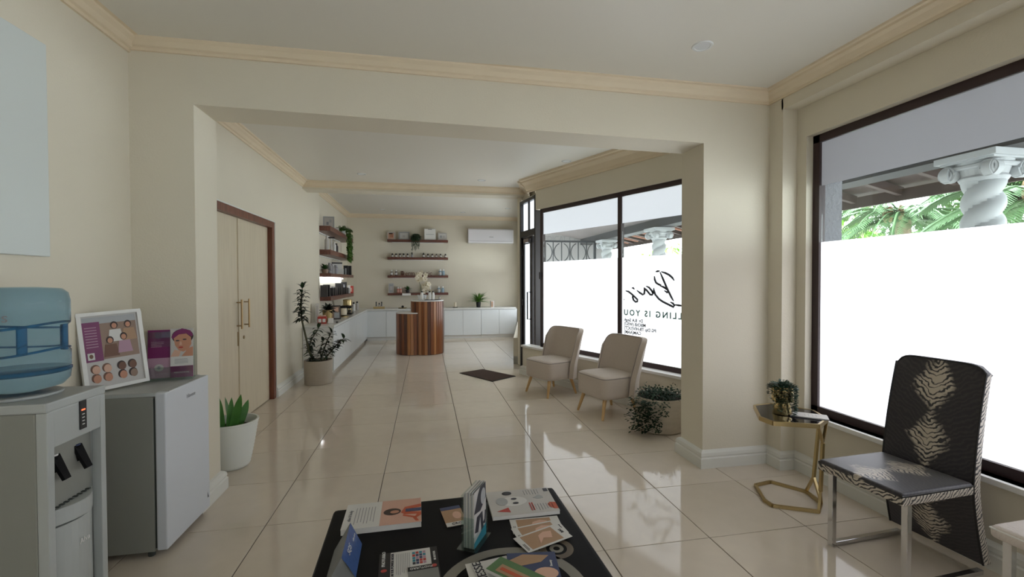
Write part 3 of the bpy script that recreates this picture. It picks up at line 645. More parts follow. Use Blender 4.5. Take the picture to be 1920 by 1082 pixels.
flat(ff, 'print_patch', [(.02, .06), (.05, .05), (.055, .10), (.045, .10), (.04, .07)], 'ink', .001); flat(ff, 'print_patch', [(-.056, .005), (.056, .005), (.056, .05), (-.056, .025)], 'teal', .001)
# fan of cards
for k, (cu, cv, rz, lab) in enumerate(((1005, 985, -.03, 'tan photo card at the back of the fanned cards'), (1012, 998, .17, 'tan photo card in the middle of the fanned cards'), (1018, 1012, .36, 'tan photo card with white text, on top of the fanned cards'))):
    p = FZ(cu, cv, TBZ); m = magazine('photo_card', lab, 'card', (p.x, p.y), rz, .20, .105, .0022, 'white_print', 'fanned tan cards', TBZ+k*.0028)
    flat(m, 'photo', rect(-.075, .065, -.044, .044), 'tan', .0022); flat(m, 'figure', [(-.03, -.03), (.0, -.005), (.03, -.02), (.05, .02), (.02, .03), (-.01, .018)], 'skin_light', .003)
    text('BAS', m, .016, 'ink', (.085, .0, .003), (0, 0, PI/2)); lines(m, -.093, -.082, -.045, .0, 2, 'ink', .0022)
# promotional magazine, front left
mg = magazine('magazine', 'dark bordered photography magazine lying at the front edge', 'magazine', (-.06, 1.515), .06, .20, .27, .006, 'black_matte'); z = .006
flat(mg, 'white_panel', rect(-.062, .075, -.12, .132), 'white_print', z); lines(mg, -.045, .005, .0, .118, 8, 'ink_grey', z+.0007, .0016); z2 = z+.0007
for i in range(4):
    for j in range(5): flat(mg, 'colour_patch', rect(.012+i*.012, .022+i*.012, .045+j*.015, .057+j*.015), R.choice(['teal', 'red', 'ink', 'navy', 'teal', 'lilac']), z2)
text('AFTER POWER HOUR', mg, .013, 'ink', (-.055, .06, z2+.001), (0, 0, PI/2)); text('PHOTURRO', mg, .016, 'white_print', (-.085, .10, z+.001), (0, 0, PI/2)); text('BE BETTER', mg, .011, 'white_print', (.088, .08, z+.001), (0, 0, PI/2)); flat(mg, 'red_badge', oval(-.083, .035, .010, .008), 'red', z)
cdm = magazine('leaflet', 'dark grey leaflet with red badge on the photography magazine', 'leaflet', (-.012, 1.475), .08, .10, .14, .0018, 'grey_card', None, TBZ+.009); text('PHOTURRO', cdm, .014, 'white_print', (-.005, .058, .0028), (0, 0, PI)); flat(cdm, 'title_strip', rect(-.05, .05, .047, .069), 'black', .0019); flat(cdm, 'red_badge', oval(.038, .058, .009, .008), 'red', .0027)
# magazines in front inside the ring
for k, (c, rz, cov, lab) in enumerate((((.20, 1.44), .10, 'paper', 'plain white leaflet under the fashion title'), ((.225, 1.435), .18, 'white_print', 'white fashion magazine with large black serif title'))):
    m = magazine('magazine', lab, 'magazine', c, rz, .13, .20, .004, cov, None, TBZ+k*.0055)
    if k: text('DIESSE', m, .042, 'ink', (-.045, .04, .005), (0, 0, PI/2))
m = magazine('magazine', 'navy magazine with golden sand picture under the green one', 'magazine', (.345, 1.44), -.12, .17, .19, .006, 'navy', None, TBZ+.011); flat(m, 'picture', [(-.085, .05), (-.03, .085), (.06, .075), (.03, .04), (-.05, .02)], 'tan', .006); flat(m, 'picture', oval(.04, -.02, .04, .03, 16), 'skin_light', .006); text('Beauty', m, .012, 'white_print', (.062, .03, .007), (0, 0, PI/2))
m = magazine('magazine', 'green edged magazine lying open and tilted on the navy one', 'magazine', (.285, 1.41), .75, .08, .20, .012, 'green_print', None, TBZ+.0185); flat(m, 'picture', rect(-.030, .010, -.08, .07), 'tan', .012); flat(m, 'picture', rect(-.018, -.004, -.08, .06), 'orange', .0128)
# blue card stand
bs = thing('card_stand', 'tented starry blue brochure with grey back standing at the table edge', 'brochure', (-.26, 1.6, TBZ+.001))
def bl(p): return (p.x+.26, p.y-1.6, max(0., p.z-TBZ-.001))
R0, R1, B0, B1 = bl(FY(657, 980, 1.72)), bl(FY(640, 1046, 1.50)), bl(FZ(679, 1020, TBZ+.001)), bl(FZ(667, 1084, TBZ+.001))
L0, L1 = (R0[0]-.055, R0[1]-.01, 0), (R1[0]-.055, R1[1]-.03, 0)
MB().add([R0, R1, B1, B0, tuple(c*.98 for c in R0), tuple(c*.98 for c in R1)], [(0, 1, 2, 3)]).build('blue_face', 'blue_print', bs)
MB().add([R0, R1, L1, L0], [(0, 3, 2, 1)]).build('back_face', 'grey_card', bs)
FQ = [R1, ((R1[0]+B1[0])/2+.004, (R1[1]+B1[1])/2-.012, (R1[2]+B1[2])/2+.008), (B1[0], B1[1], 0), (L1[0], L1[1], 0)]
MB().add(FQ, [(0, 3, 2, 1)]).build('end_flap', 'grey_card', bs)
mid_ = [(R0[i]+R1[i]+B0[i]+B1[i])/4 for i in range(3)]
ex = (Vector(R0)-Vector(R1)).normalized(); nn = (Vector(B0)-Vector(R0)).cross(ex).normalized()
if nn.x < 0: nn = -nn
ey = nn.cross(ex).normalized(); rm = Matrix((ex, ey, nn)).transposed().to_euler()
text('SQS', bs, .030, 'white_print', Vector(mid_)+nn*.002-ex*.03+ey*.02, rm, .0004); text('skin care', bs, .014, 'white_print', Vector(mid_)+nn*.002+ex*.06+ey*.012, rm, .0004)

# ------------------------------------------------------------------ water dispenser, bottle, fridge
wd = thing('water_dispenser', 'tall grey water dispenser with black taps against the left wall', 'water dispenser', (-1.685, 1.865, 0))
WDX, WDY, WDZ = .365, .295, .967
MB().box(0, WDX-.035, 0, WDY, .012, WDZ-.035).build('side_casing', 'appl_grey', wd, False, .006)
MB().box(.03, .06, .03, .06, 0, .013).box(.28, .31, .03, .06, 0, .013).box(.03, .06, .23, .26, 0, .013).box(.28, .31, .23, .26, 0, .013).build('foot', 'rubber', wd)
MB().box(-.002, WDX, -.003, WDY+.003, WDZ-.035, WDZ).lathe([(.115, WDZ), (.118, WDZ+.012), (.10, WDZ+.014)], 28, (.18, .148, 0)).build('top_cover', 'appl_light', wd, False, .006)
fp = MB().box(WDX-.035, WDX, 0, .030, .012, WDZ-.035).box(WDX-.035, WDX, WDY-.030, WDY, .012, WDZ-.035).box(WDX-.035, WDX, .030, WDY-.030, .80, WDZ-.035).build('front_frame', 'appl_light', wd, False, .004)
MB().box(WDX-.12, WDX-.115, .030, WDY-.030, .56, .80).box(WDX-.115, WDX-.035, .028, .030, .56, .80).box(WDX-.115, WDX-.035, WDY-.030, WDY-.028, .56, .80).build('recess', 'appl_light', wd)
arc = [(WDX-.035+.055*math.sin(PI*q/10), .030+(WDY-.06)*q/10) for q in range(11)]
MB().prism(arc+[(WDX-.115, WDY-.030), (WDX-.115, .030)], .50, .56).build('drip_tray', 'appl_light', wd, False, .003)
for q in range(9): MB().box(WDX-.105, WDX-.02, .05+q*.022, .060+q*.022, .561, .564).build('grille_slot', 'rubber', wd)
MB().prism([(WDX-.035+.045*math.sin(PI*q/10), .032+(WDY-.064)*q/10) for q in range(11)]+[(WDX-.04, WDY-.032), (WDX-.04, .032)], .02, .492).build('lower_door', 'appl_light', wd, False, .003)
text('Alva', wd, .03, 'white', (WDX+.012, .15, .40), (PI/2, 0, PI/2), .0006)
cpn = MB().box(WDX, WDX+.003, .150, .185, .825, .935).build('control_strip', 'black', wd)
MB().box(WDX+.003, WDX+.0045, .158, .176, .897, .902).build('red_light', 'red_led', cpn)
for q in range(4): MB().box(WDX+.003, WDX+.0042, .161, .173, .842+q*.013, .845+q*.013).build('mark', 'white', cpn)
MB().tube([(WDX-.075, .035, .735), (WDX-.075, WDY-.06, .735)], .020, 12).build('tap_bar', 'tap_black', wd, True)
for y in (.085, .195):
    tp = MB().tube([(WDX-.115, y, .735), (WDX-.04, y, .735)], .017, 12).tube([(WDX-.045, y, .75), (WDX-.045, y, .69)], [.02, .012], 12).build('tap', 'tap_black', wd, True)
    MB().add([(WDX-.035, y-.02, .755), (WDX-.035, y+.02, .755), (WDX+.005, y+.014, .665), (WDX+.005, y-.014, .665), (WDX-.045, y-.02, .750), (WDX-.045, y+.02, .750), (WDX-.006, y+.014, .66), (WDX-.006, y-.014, .66)], [(0, 1, 2, 3), (7, 6, 5, 4), (0, 4, 5, 1), (1, 5, 6, 2), (2, 6, 7, 3), (3, 7, 4, 0)]).build('lever', 'tap_black', tp)
    MB().tube([(WDX-.045, y, .752), (WDX-.045, y, .758)], .016, 12).build('tap_ring', 'white' if y < .1 else 'navy', tp)
wb = thing('water_bottle', 'large translucent blue water bottle upside down on the dispenser', 'water bottle', (-1.505, 2.013, WDZ+.014))
MB().lathe([(.03, -.0), (.05, .004), (.118, .022), (.136, .045), (.139, .075), (.134, .085), (.139, .095), (.139, .15), (.128, .165), (.128, .245), (.139, .262), (.139, .345), (.133, .375), (.115, .392), (.05, .398), (.0005, .396)], 40).build('bottle_body', 'water', wb, True)
MB().lathe([(.13, .072), (.1415, .078), (.1415, .086), (.13, .092)], 40).build('blue_band', 'water_blue', wb, True)
for z in (.157, .255): MB().tube([(.134*math.cos(q*PI/20), .134*math.sin(q*PI/20), z+.010*math.cos(q*PI/10)) for q in range(40)], .0045, 6, True).build('blue_band', 'water_blue', wb, True)
for a in (-.9, .2, 1.3): MB().add([], []).tube([(.125*math.cos(a), .125*math.sin(a), .155), (.125*math.cos(a), .125*math.sin(a), .255)], .014, 10).build('grip_post', 'water_blue', wb, True)
text('oasis', wb, .05, 'ink_grey', (.02, -.147, .29), (PI/2, 0, .2), .0005)

FRX0, FRY0, FRZ = -1.685, 2.555, .838
fg = thing('mini_fridge', 'white under-counter fridge between dispenser and wall end', 'fridge', (FRX0, FRY0, 0))
MB().box(0, .330, 0, .455, .03, FRZ-.02).build('cabinet', 'appl_grey', fg, False, .004)
MB().box(-.0, .345, -.002, .457, FRZ-.02, FRZ).build('top', 'appl_light', fg, False, .004)
MB().box(.330, .340, .006, .449, .045, FRZ-.03).build('door_seal', 'rubber', fg)
dr = MB().box(.340, .388, -.002, .457, .035, FRZ-.003).build('door', 'appl_white', fg, False, .008, 3)
MB().box(.345, .385, .04, .43, FRZ-.006, FRZ-.001).build('grip_slot', 'appl_light', dr)
text('Hisense', dr, .030, 'ink_grey', (.3888, .25, .765), (PI/2, 0, PI/2), .0005)
MB().add([(.3888, .425, .10), (.3888, .440, .10), (.3888, .425, .135)], [(0, 1, 2)]).build('corner_sticker', 'ink', dr)
for a, b in ((.03, .03), (.03, .42), (.30, .03), (.30, .42)): MB().cyl((a, b), .016, 0, .032, 10).build('foot', 'rubber', fg)

# framed poster leaning on the wall
pf = thing('framed_poster', 'white framed poster of faces leaning on the fridge top', 'picture frame', (-1.585, 2.69, FRZ+.009))
pf.rotation_euler = (PI/2-.12, -.045, PI/2-.62)
PW, PH = .275, .40
MB().box(-PW/2, PW/2, 0, .018, 0, .018).box(-PW/2, PW/2, PH-.018, PH, 0, .018).box(-PW/2, -PW/2+.018, .018, PH-.018, 0, .018).box(PW/2-.018, PW/2, .018, PH-.018, 0, .018).build('frame', 'white', pf, False, .002)
po = MB().box(-PW/2+.017, PW/2-.017, .017, PH-.017, .003, .006).build('poster', 'photo_light', pf)
flat(po, 'photo', rect(-.112, .112, .155, .372), 'photo_brown', .006); flat(po, 'purple_block', rect(-.116, -.045, .150, .350), 'purple', .0068); flat(po, 'sky', rect(-.112, .112, .34, .374), 'photo_grey', .0066)
for x, y, m, hm in ((.015, .325, 'white_print', 'hair'), (.075, .325, 'tan', 'hair'), (-.01, .25, 'skin_dark', 'hair'), (.05, .262, 'lilac', 'hair')):
    flat(po, 'figure_body', [(x-.032, y-.085), (x+.034, y-.085), (x+.026, y-.022), (x-.022, y-.022)], m, .0075); flat(po, 'figure_hair', oval(x, y, .016, .020, 12), hm, .0080); flat(po, 'figure_face', oval(x, y-.003, .011, .014, 12), 'skin', .0086)
flat(po, 'portrait', rect(-.108, -.080, .160, .195), 'white_print', .0076); flat(po, 'portrait_face', oval(-.094, .178, .008, .011, 12), 'skin_dark', .0083)
for i, x in enumerate((-.082, -.035, .028, .075)):
    for j, y in enumerate((.108, .062)):
        flat(po, 'face_hair', oval(x-.003, y+.004, .0195, .023, 14), 'hair' if i > 1 else 'skin_dark', .0068); flat(po, 'face', oval(x+.001, y-.001, .0165, .021, 14), ('skin_light', 'skin_light', 'skin_dark', 'skin_dark')[i] if j == 0 else ('skin', 'skin', 'skin', 'photo_brown')[i], .0076)
for k in range(8): flat(po, 'print_line', rect(-.108, -.06, .222+k*.014, .226+k*.014), 'lilac', .0076)
# acrylic brochure stand
bc = thing('brochure_stand', 'purple brochures in acrylic stand on the fridge corner', 'brochure stand', (-1.440, 2.885, FRZ+.002))
bc.rotation_euler = (0, 0, .24)
MB().box(-.115, .115, -.05, .05, 0, .003).box(-.112, .112, .030, .033, .003, .27).box(-.112, .112, -.034, -.031, .003, .075).build('stand', 'acrylic', bc)
for k in range(2):
    x0 = -.108+k*.108
    b = bpy.data.objects.new('brochure', None); C.objects.link(b); b.parent = bc; b.location = (x0, .02-.012*k, .006); b.rotation_euler = (PI/2-.06, 0, 0)
    if k == 0:
        MB().box(0, .104, 0, .275, -.006, 0).build('leaflet', 'lilac', b); flat(b, 'purple_panel', rect(0, .104, .115, .275), 'purple', .0001); lines(b, .015, .08, .175, .21, 4, 'lilac', .0008, .003, False); flat(b, 'swirl', oval(.052, .06, .022, .020, 18), 'photo_light', .0006); flat(b, 'swirl', oval(.052, .06, .010, .009, 14), 'photo_grey', .0013); text('S', b, .022, 'ink_grey', (.052, .06, .003))
    else:
        MB().box(0, .108, 0, .280, -.006, 0).build('leaflet', 'white_print', b); flat(b, 'purple_panel', rect(.0, .108, .0, .065), 'purple', .0001); flat(b, 'photo', rect(0, .108, .12, .28), 'photo_light', .0001); lines(b, .02, .09, .078, .108, 4, 'ink_grey', .0008, .002, False)
        flat(b, 'hair', oval(.058, .235, .052, .043, 20), 'hair', .0008); flat(b, 'headband', [(.004, .232), (.02, .262), (.055, .281), (.095, .268), (.108, .24), (.10, .232), (.075, .252), (.04, .246), (.012, .222)], 'purple', .0020)
        flat(b, 'face', [(.016, .225), (.04, .246), (.075, .250), (.098, .228), (.100, .19), (.085, .158), (.062, .146), (.04, .155), (.022, .185)], 'skin', .0014); flat(b, 'neck', [(.052, .12), (.108, .12), (.108, .175), (.085, .165)], 'skin', .0012); flat(b, 'hand', [(.0, .12), (.04, .12), (.05, .15), (.02, .16)], 'skin_light', .0013)
        for ex in (.034, .068): flat(b, 'eye', oval(ex, .213-(.002 if ex < .05 else -.004), .010, .004, 10), 'ink', .0026)
        flat(b, 'mouth', oval(.050, .172, .012, .0045, 10), 'red', .0026); flat(b, 'nose', [(.046, .205), (.052, .205), (.055, .186), (.042, .185)], 'skin_light', .0022)
        text('MESOESTETIC', b, .012, 'white_print', (.054, .028, .0015))
# panel on the left wall
wp_ = thing('wall_panel', 'plain pale blue-grey board hung high on the left wall', 'board', (XL, 2.41, 1.512))
MB().box(.001, .022, -1.3, 0, 0, .955).build('board', 'wall_panel', wp_, False, .004)
MB().box(.0, .006, -1.29, -.01, .01, .945).build('backing', 'white', wp_)

# ------------------------------------------------------------------ seating
def slipper(label, c, ang):
    t = thing('slipper_chair', label, 'chair', (c[0], c[1], 0), ang, 'cream slipper chairs by the lettered window')
    W, D = .50, .47
    st = MB()
    n = 8; prof = []
    outline = []
    for i in range(32):
        a = 2*PI*i/32; e = .28; cx, sy = math.cos(a), math.sin(a)
        outline.append((W/2*math.copysign(abs(cx)**e, cx), D/2*math.copysign(abs(sy)**e, sy)))
    vs = []; fs = []; lv = [(.205, .95), (.215, .985), (.25, 1.0), (.385, 1.0), (.405, .99), (.420, .955), (.430, .85), (.436, .5), (.438, .0)]
    for z, k in lv:
        for x, y in outline: vs.append((x*k, y*k-.0, z))
    m = len(outline)
    for j in range(len(lv)-1):
        for i in range(m): fs.append((j*m+i, j*m+(i+1) % m, (j+1)*m+(i+1) % m, (j+1)*m+i))
    fs.append(tuple(range(m-1, -1, -1)))
    se = st.add(vs, fs).build('seat', 'fabric', t, True)
    MB().tube([(x*.985, y*.985, .410) for x, y in outline], .0045, 6, True).build('piping', 'piping', se, True)
    # wrapped backrest
    bk = MB(); ns, nt = 24, 12; fr = []; 
    def P(s, q, th):
        e_ = min(1, max(0, (abs(s)-.55)/.45)); top = .80-.13*(1-math.sqrt(max(0, 1-e_**2.2)))
        z = .21+(top-.21)*q; tilt = .085*max(0, (z-.38))/.42
        wv = W/2+.012+.02*q; a = s*1.0
        x = wv*math.sin(a*PI/2*.98)/math.sin(PI/2*.98) if True else 0
        y = D/2-.045+tilt - .13*(1-q*.35)*(max(0, abs(s)-.35)/.65)**2.0
        nx = math.copysign(max(0, abs(s)-.55)/.45, s); ny = math.sqrt(max(.05, 1-nx*nx*.85))
        return (x+nx*th, y+ny*th, z)
    for th in (0, .055):
        for i in range(ns+1):
            s_ = -1+2*i/ns
            for j in range(nt+1): fr.append(P(s_, j/nt, th))
    k0 = (ns+1)*(nt+1); ff_ = []
    def ix(l, i, j): return l*k0+i*(nt+1)+j
    for i in range(ns):
        for j in range(nt):
            ff_ += [(ix(0, i, j), ix(0, i+1, j), ix(0, i+1, j+1), ix(0, i, j+1)), (ix(1, i, j), ix(1, i, j+1), ix(1, i+1, j+1), ix(1, i+1, j))]
        ff_ += [(ix(0, i, nt), ix(0, i+1, nt), ix(1, i+1, nt), ix(1, i, nt)), (ix(0, i, 0), ix(1, i, 0), ix(1, i+1, 0), ix(0, i+1, 0))]
    for j in range(nt):
        ff_ += [(ix(0, 0, j), ix(0, 0, j+1), ix(1, 0, j+1), ix(1, 0, j)), (ix(0, ns, j), ix(1, ns, j), ix(1, ns, j+1), ix(0, ns, j+1))]
    b = bk.add(fr, ff_).build('backrest', 'fabric', t, True)
    edge = [P(-1, j/nt, 0) for j in range(nt+1)]+[P(-1+2*i/ns, 1, 0) for i in range(1, ns+1)]+[P(1, 1-j/nt, 0) for j in range(1, nt+1)]
    MB().tube(edge, .0045, 6).build('piping', 'piping', b, True)
    for sx in (-1, 1):
        for sy in (-1, 1):
            MB().tube([(sx*.175, sy*.165, .215), (sx*(.215), sy*.225, 0)], [.022, .013], 10).build('leg', 'beech', t, True)
slipper('cream slipper chair nearer the entrance door', (1.525, 5.425), math.atan2(-.92, .40))
slipper('cream slipper chair nearer the trailing plant and pillar', (1.875, 4.475), math.atan2(-.965, .26))

# tiger-print chair
tc_ = thing('dining_chair', 'high-backed black and cream tiger print chair with chrome legs', 'chair', (2.27, 1.825, 0), math.atan2(-1, .06))
MB().box(-.205, .205, -.235, .20, .405, .455).build('seat', 'tiger', tc_, True, .016, 3)
MB().box(-.206, .206, -.236, .20, .400, .438).build('seat_edge', 'tiger_side', tc_, False, .006)
MB().tube([(-.202, .2, .440), (-.202, -.232, .440), (.202, -.232, .440), (.202, .2, .440)], .005, 6).build('piping', 'black', tc_, True)
bk = MB(); vs = []; fs = []; nz = 24; nx = 10
def bcurve(z): return .20+.10*max(0, (z-.35)/.65)**1.6+.085*max(0, (.46-z)/.46)**1.5
for l, th in ((0, 0), (1, .05)):
    for i in range(nx+1):
        x = -.205+.41*i/nx
        for j in range(nz+1):
            z = .06+.93*j/nz; zz = z-(.045*(abs(x)/.205)**8 if j == nz else .012*(abs(x)/.205)**8 if j == nz-1 else 0); vs.append((x*(1-.05*j/nz), bcurve(z)+th*(1-.25*j/nz), zz))
k0 = (nx+1)*(nz+1)
def ix(l, i, j): return l*k0+i*(nz+1)+j
for i in range(nx):
    for j in range(nz): fs += [(ix(0, i, j), ix(0, i+1, j), ix(0, i+1, j+1), ix(0, i, j+1)), (ix(1, i, j), ix(1, i, j+1), ix(1, i+1, j+1), ix(1, i+1, j))]
    fs += [(ix(0, i, nz), ix(0, i+1, nz), ix(1, i+1, nz), ix(1, i, nz)), (ix(0, i, 0), ix(1, i, 0), ix(1, i+1, 0), ix(0, i+1, 0))]
bo = bk.add(vs, fs).build('backrest', 'tiger', tc_, True)
for i, sx in ((0, -1), (nx, 1)):
    sd = MB(); v2 = []; f2 = []
    for j in range(nz):
        z = .06+.93*j/nz; x = (-.205+.41*i/nx)*(1-.05*j/nz); y = bcurve(z); th = .05*(1-.25*j/nz); v2 += [(x, y, z), (x+sx*.004, y+th*.5, z), (x, y+th, z)]
    for j in range(nz-1): f2 += [(3*j, 3*j+1, 3*j+4, 3*j+3), (3*j+1, 3*j+2, 3*j+5, 3*j+4)]
    sd.add(v2, f2).build('side_band', 'tiger_side', bo, True)
    MB().tube([((-.205+.41*i/nx)*(1-.05*j/nz), bcurve(.06+.93*j/nz), .06+.93*j/nz) for j in range(nz)], .005, 6).build('piping', 'black', bo, True)
MB().tube([(x_*.205*.95, bcurve(.99), .99-.045*abs(x_)**8) for x_ in [-1+q/10 for q in range(21)]], .005, 6).build('piping', 'black', bo, True)
def sled(t, w, yf, yb, zs, m='chrome', rear=True):
    for sx in (-1, 1):
        MB().box(sx*w-.013, sx*w+.013, yf, yf+.028, 0, zs).build('leg', m, t, False, .002)
        MB().box(sx*w-.013, sx*w+.013, yf+.028, yb, 0, .022).build('floor_rail', m, t, False, .002)
        if rear: MB().box(sx*w-.012, sx*w+.012, yb-.028, yb, .022, zs).build('rear_leg', m, t, False, .002)
sled(tc_, .178, -.185, .30, .402, 'chrome', False)
cr_ = thing('dining_chair', 'cream woven seat chair cut off at the right edge', 'chair', (2.325, 1.10, 0), math.atan2(-1, .03))
MB().box(-.23, .23, -.235, .235, .425, .475).build('seat', 'woven', cr_, True, .022, 3)
MB().tube([(-.226, .2, .462), (-.226, -.232, .462), (.226, -.232, .462), (.226, .2, .462)], .004, 6).build('piping', 'white', cr_, True)
MB().add([(-.22, .22, .475), (.22, .22, .475), (.22, .265, .475), (-.22, .265, .475), (-.22, .28, .95), (.22, .28, .95), (.22, .315, .95), (-.22, .315, .95)], [(0, 3, 2, 1), (4, 5, 6, 7), (0, 1, 5, 4), (1, 2, 6, 5), (2, 3, 7, 6), (3, 0, 4, 7)]).build('backrest', 'woven', cr_, True, .012)
sled(cr_, .20, -.19, .22, .427)

# gold C-shaped side table
st = thing('side_table', 'gold octagonal side table with black glass top', 'table', (2.25, 2.47, 0))
def L2(p): return (p[0]-2.25, p[1]-2.47)
OT = [L2(p) for p in ((2.175, 2.675), (2.315, 2.695), (2.465, 2.50), (2.405, 2.335), (2.255, 2.245), (2.035, 2.345), (2.030, 2.445))]
OB = [L2(p) for p in ((2.180, 2.665), (2.320, 2.690), (2.440, 2.520), (2.405, 2.370), (2.300, 2.285), (2.085, 2.400), (2.085, 2.470))]
STZ = .55
tp = MB().prism(OT, STZ-.008, STZ).build('top', 'table_black', st)
M['table_black2'] = mat('black_glass', (.008, .008, .009), .06); tp.data.materials[0] = M['black_glass']
rim = MB()
for a, b in zip(OT, OT[1:]+OT[:1]): rim.bar((*a, STZ-.011), (*b, STZ-.011), .012, .026)
rim.build('rim', 'brass', st)
bb = MB()
for a, b in zip(OB, OB[1:]+OB[:1]): bb.bar((*a, .009), (*b, .009), .018, .018)
bb.build('base', 'brass', st)
def mid2(a, b, f=.5): return (a[0]+(b[0]-a[0])*f, a[1]+(b[1]-a[1])*f)
mB, mT = mid2(OB[2], OB[3]), mid2(OT[2], OT[3]); m2B, m2T = mid2(OB[3], OB[4], .35), mid2(OT[3], OT[4], .5)
MB().bar((*mB, .14), (*mT, STZ-.02), .016).bar((*mB, .14), (*OB[2], .012), .014).bar((*mB, .14), (*OB[3], .012), .014).build('strut', 'brass', st)
MB().bar((*m2B, .10), (*m2T, STZ-.13), .016).bar((*m2T, STZ-.13), (*OT[3], STZ-.015), .014).bar((*m2T, STZ-.13), (*OT[4], STZ-.015), .014).bar((*m2B, .10), (*OB[3], .012), .014).bar((*m2B, .10), (*OB[4], .012), .014).build('strut', 'brass', st)
gp = thing('gold_planter', 'waisted gold planter with trailing green succulent on the side table', 'planter', (2.215, 2.475, STZ+.001))
MB().lathe([(.0005, 0), (.056, 0), (.058, .004), (.042, .070), (.044, .076), (.060, .082), (.0625, .086), (.0635, .175), (.059, .175), (.057, .158), (.0005, .158)], 36).build('pot', 'gold', gp, True)
fo = MB(); r_ = random.Random(21)
for k in range(320):
    a = r_.uniform(0, 6.28); rr = .072*math.sqrt(r_.random()); addleaf(fo, (rr*math.cos(a), rr*math.sin(a), .160+r_.uniform(0, .045)*(1.1-rr/.1)), (math.cos(a), math.sin(a), r_.uniform(-.2, 1.4)), .024, .017, .2, 2)
for a, ln in ((3.45, .13), (3.7, .14), (3.95, .15), (4.15, .10), (4.6, .12), (4.8, .15), (4.95, .17), (5.1, .165), (5.25, .15), (5.5, .06), (5.9, .05), (.4, .05), (2.6, .06), (3.2, .09), (4.9, .17)):
    for k in range(int(ln/.0036)):
        z = .168-k*.0036; rr = .068+r_.uniform(-.001, .008); aa = a+r_.uniform(-.17, .17)
        addleaf(fo, (rr*math.cos(aa), rr*math.sin(aa), max(.006, z)), (math.cos(aa)+r_.uniform(-.6, .6), math.sin(aa)+r_.uniform(-.6, .6), r_.uniform(0, .6)), .019, .015, .2, 2)
f = fo.build('foliage', 'leaf_trail', gp); f['kind'] = 'stuff'
for k in range(2):
    pz = thing('paper_sheet', 'white folded paper on the gold side table%s' % (', upper sheet' if k else ', lower dark edged sheet'), 'paper', (2.325, 2.385+.004*k, STZ+.0015+k*.004), -.70+.03*k)
    MB().box(-.10, .10, -.052, .052, 0, .003).build('sheet', ('ink_grey', 'paper')[k], pz); 
    if k: lines(pz, -.03, .05, -.03, .03, 4, 'photo_grey', .003, .002)

# door mat
c_ = [FZ(*p) for p in ((861, 700), (905, 693), (967, 706), (923, 716))]; cc = sum(c_, Vector())/4
dm = thing('door_mat', 'dark brown door mat on the tiles before the entrance', 'door mat', (cc.x, cc.y, .0008))
MB().prism([((p.x-cc.x)*.97, (p.y-cc.y)*.97) for p in c_], 0, .010).build('pile', 'mat_brown', dm); MB().prism([(p.x-cc.x, p.y-cc.y) for p in c_], 0, .006).build('border', 'rubber', dm)

# ------------------------------------------------------------------ floor plants
sp_ = thing('snake_plant', 'short snake plant in ribbed white pot behind the wall end', 'potted plant', (-1.45, 3.72, 0))
MB().lathe([(.0005, .002), (.105, .002), (.116, .012)]+[(.116+.062*(k/24)**.8+(.0025 if k % 2 else 0), .012+.325*k/24) for k in range(1, 25)]+[(.184, .342), (.184, .352), (.170, .352), (.166, .335), (.150, .26), (.0005, .26)], 44).build('pot', 'pot_white', sp_, True)
MB().lathe([(.0005, .290), (.152, .290), (.150, .280)], 28).build('soil', 'soil', sp_)
for k, (x, y, L, tx, ty, tw) in enumerate(((-.02, -.07, .30, -.10, .1, .3), (.015, -.03, .25, .05, -.1, 1.1), (.045, -.05, .28, .22, .0, .1), (-.055, -.05, .20, -.2, .0, 2.0), (.06, .01, .22, .36, .1, .6), (0, .05, .24, .0, .3, 1.5), (-.07, .0, .24, -.25, .1, .9))):
    vs = []; fs = []; n = 8
    for i in range(n+1):
        f = i/n; wd = .030*(1-.25*abs(f-.4))*(1 if f < .55 else max(.0, math.cos((f-.55)/.45*PI/2))**.8); z = L*f
        vs += [(-wd, 0, z), (0, .010*(1-f), z), (wd, 0, z)]
    for i in range(n): a = 3*i; fs += [(a, a+1, a+4, a+3), (a+1, a+2, a+5, a+4)]
    MB().add(vs, fs).build('leaf', 'leaf_snake', sp_, True, loc=(x-.02, y, .282), rot=(-ty*.6, tx, tw))
tp_ = thing('tall_plant', 'dark leafy potted plant with one tall bare stem beside the counter end', 'potted plant', (-1.46, 6.555, 0))
MB().lathe([(.0005, 0), (.172, 0), (.178, .006), (.184, .318), (.180, .324), (.170, .322), (.166, .29), (.0005, .29)], 40).build('pot', 'pot_beige', tp_, True)
MB().lathe([(.0005, .296), (.168, .296), (.167, .288)], 28).build('soil', 'soil', tp_)
lm = [leafmesh('leaf', 'leaf_black', .15, .052, 5, .45), leafmesh('leaf', 'leaf_dark', .14, .048, 5, .3), leafmesh('leaf', 'leaf_black', .12, .044, 5, .6)]
r_ = random.Random(5)
def stem(pts, rad, l0, l1, dens, Ls):
    pts = [Vector(p) for p in pts]; MB().tube(pts, [rad]*(len(pts)-1)+[rad*.4], 8).build('stem', 'stem', tp_, True)
    tot = len(pts)-1; k = 0; n = dens
    for i in range(n):
        f = l0+(l1-l0)*i/(n-1); q = f*tot; j = min(int(q), tot-1); p = pts[j].lerp(pts[j+1], q-j); tg = (pts[j+1]-pts[j]).normalized()
        az = i*2.4+r_.uniform(-.3, .3); el = r_.uniform(-.1, .75) if f < .97 else 1.2
        sz = r_.uniform(.8, 1.2)*Ls
        if p.x-.15*sz*max(0, math.sin(az)) < -.32: az = -az
        if p.x-.15*sz*max(0, math.sin(az)) < -.32: continue
        inst(r_.choice(lm), 'leaf', tp_, p, (el, 0, az), (sz,)*3)
def tl(u, v, dy=0.): # image plane at the plant's depth
    p = FY(u, v, 6.555+dy); return (p.x+1.46, p.y-6.555, p.z)
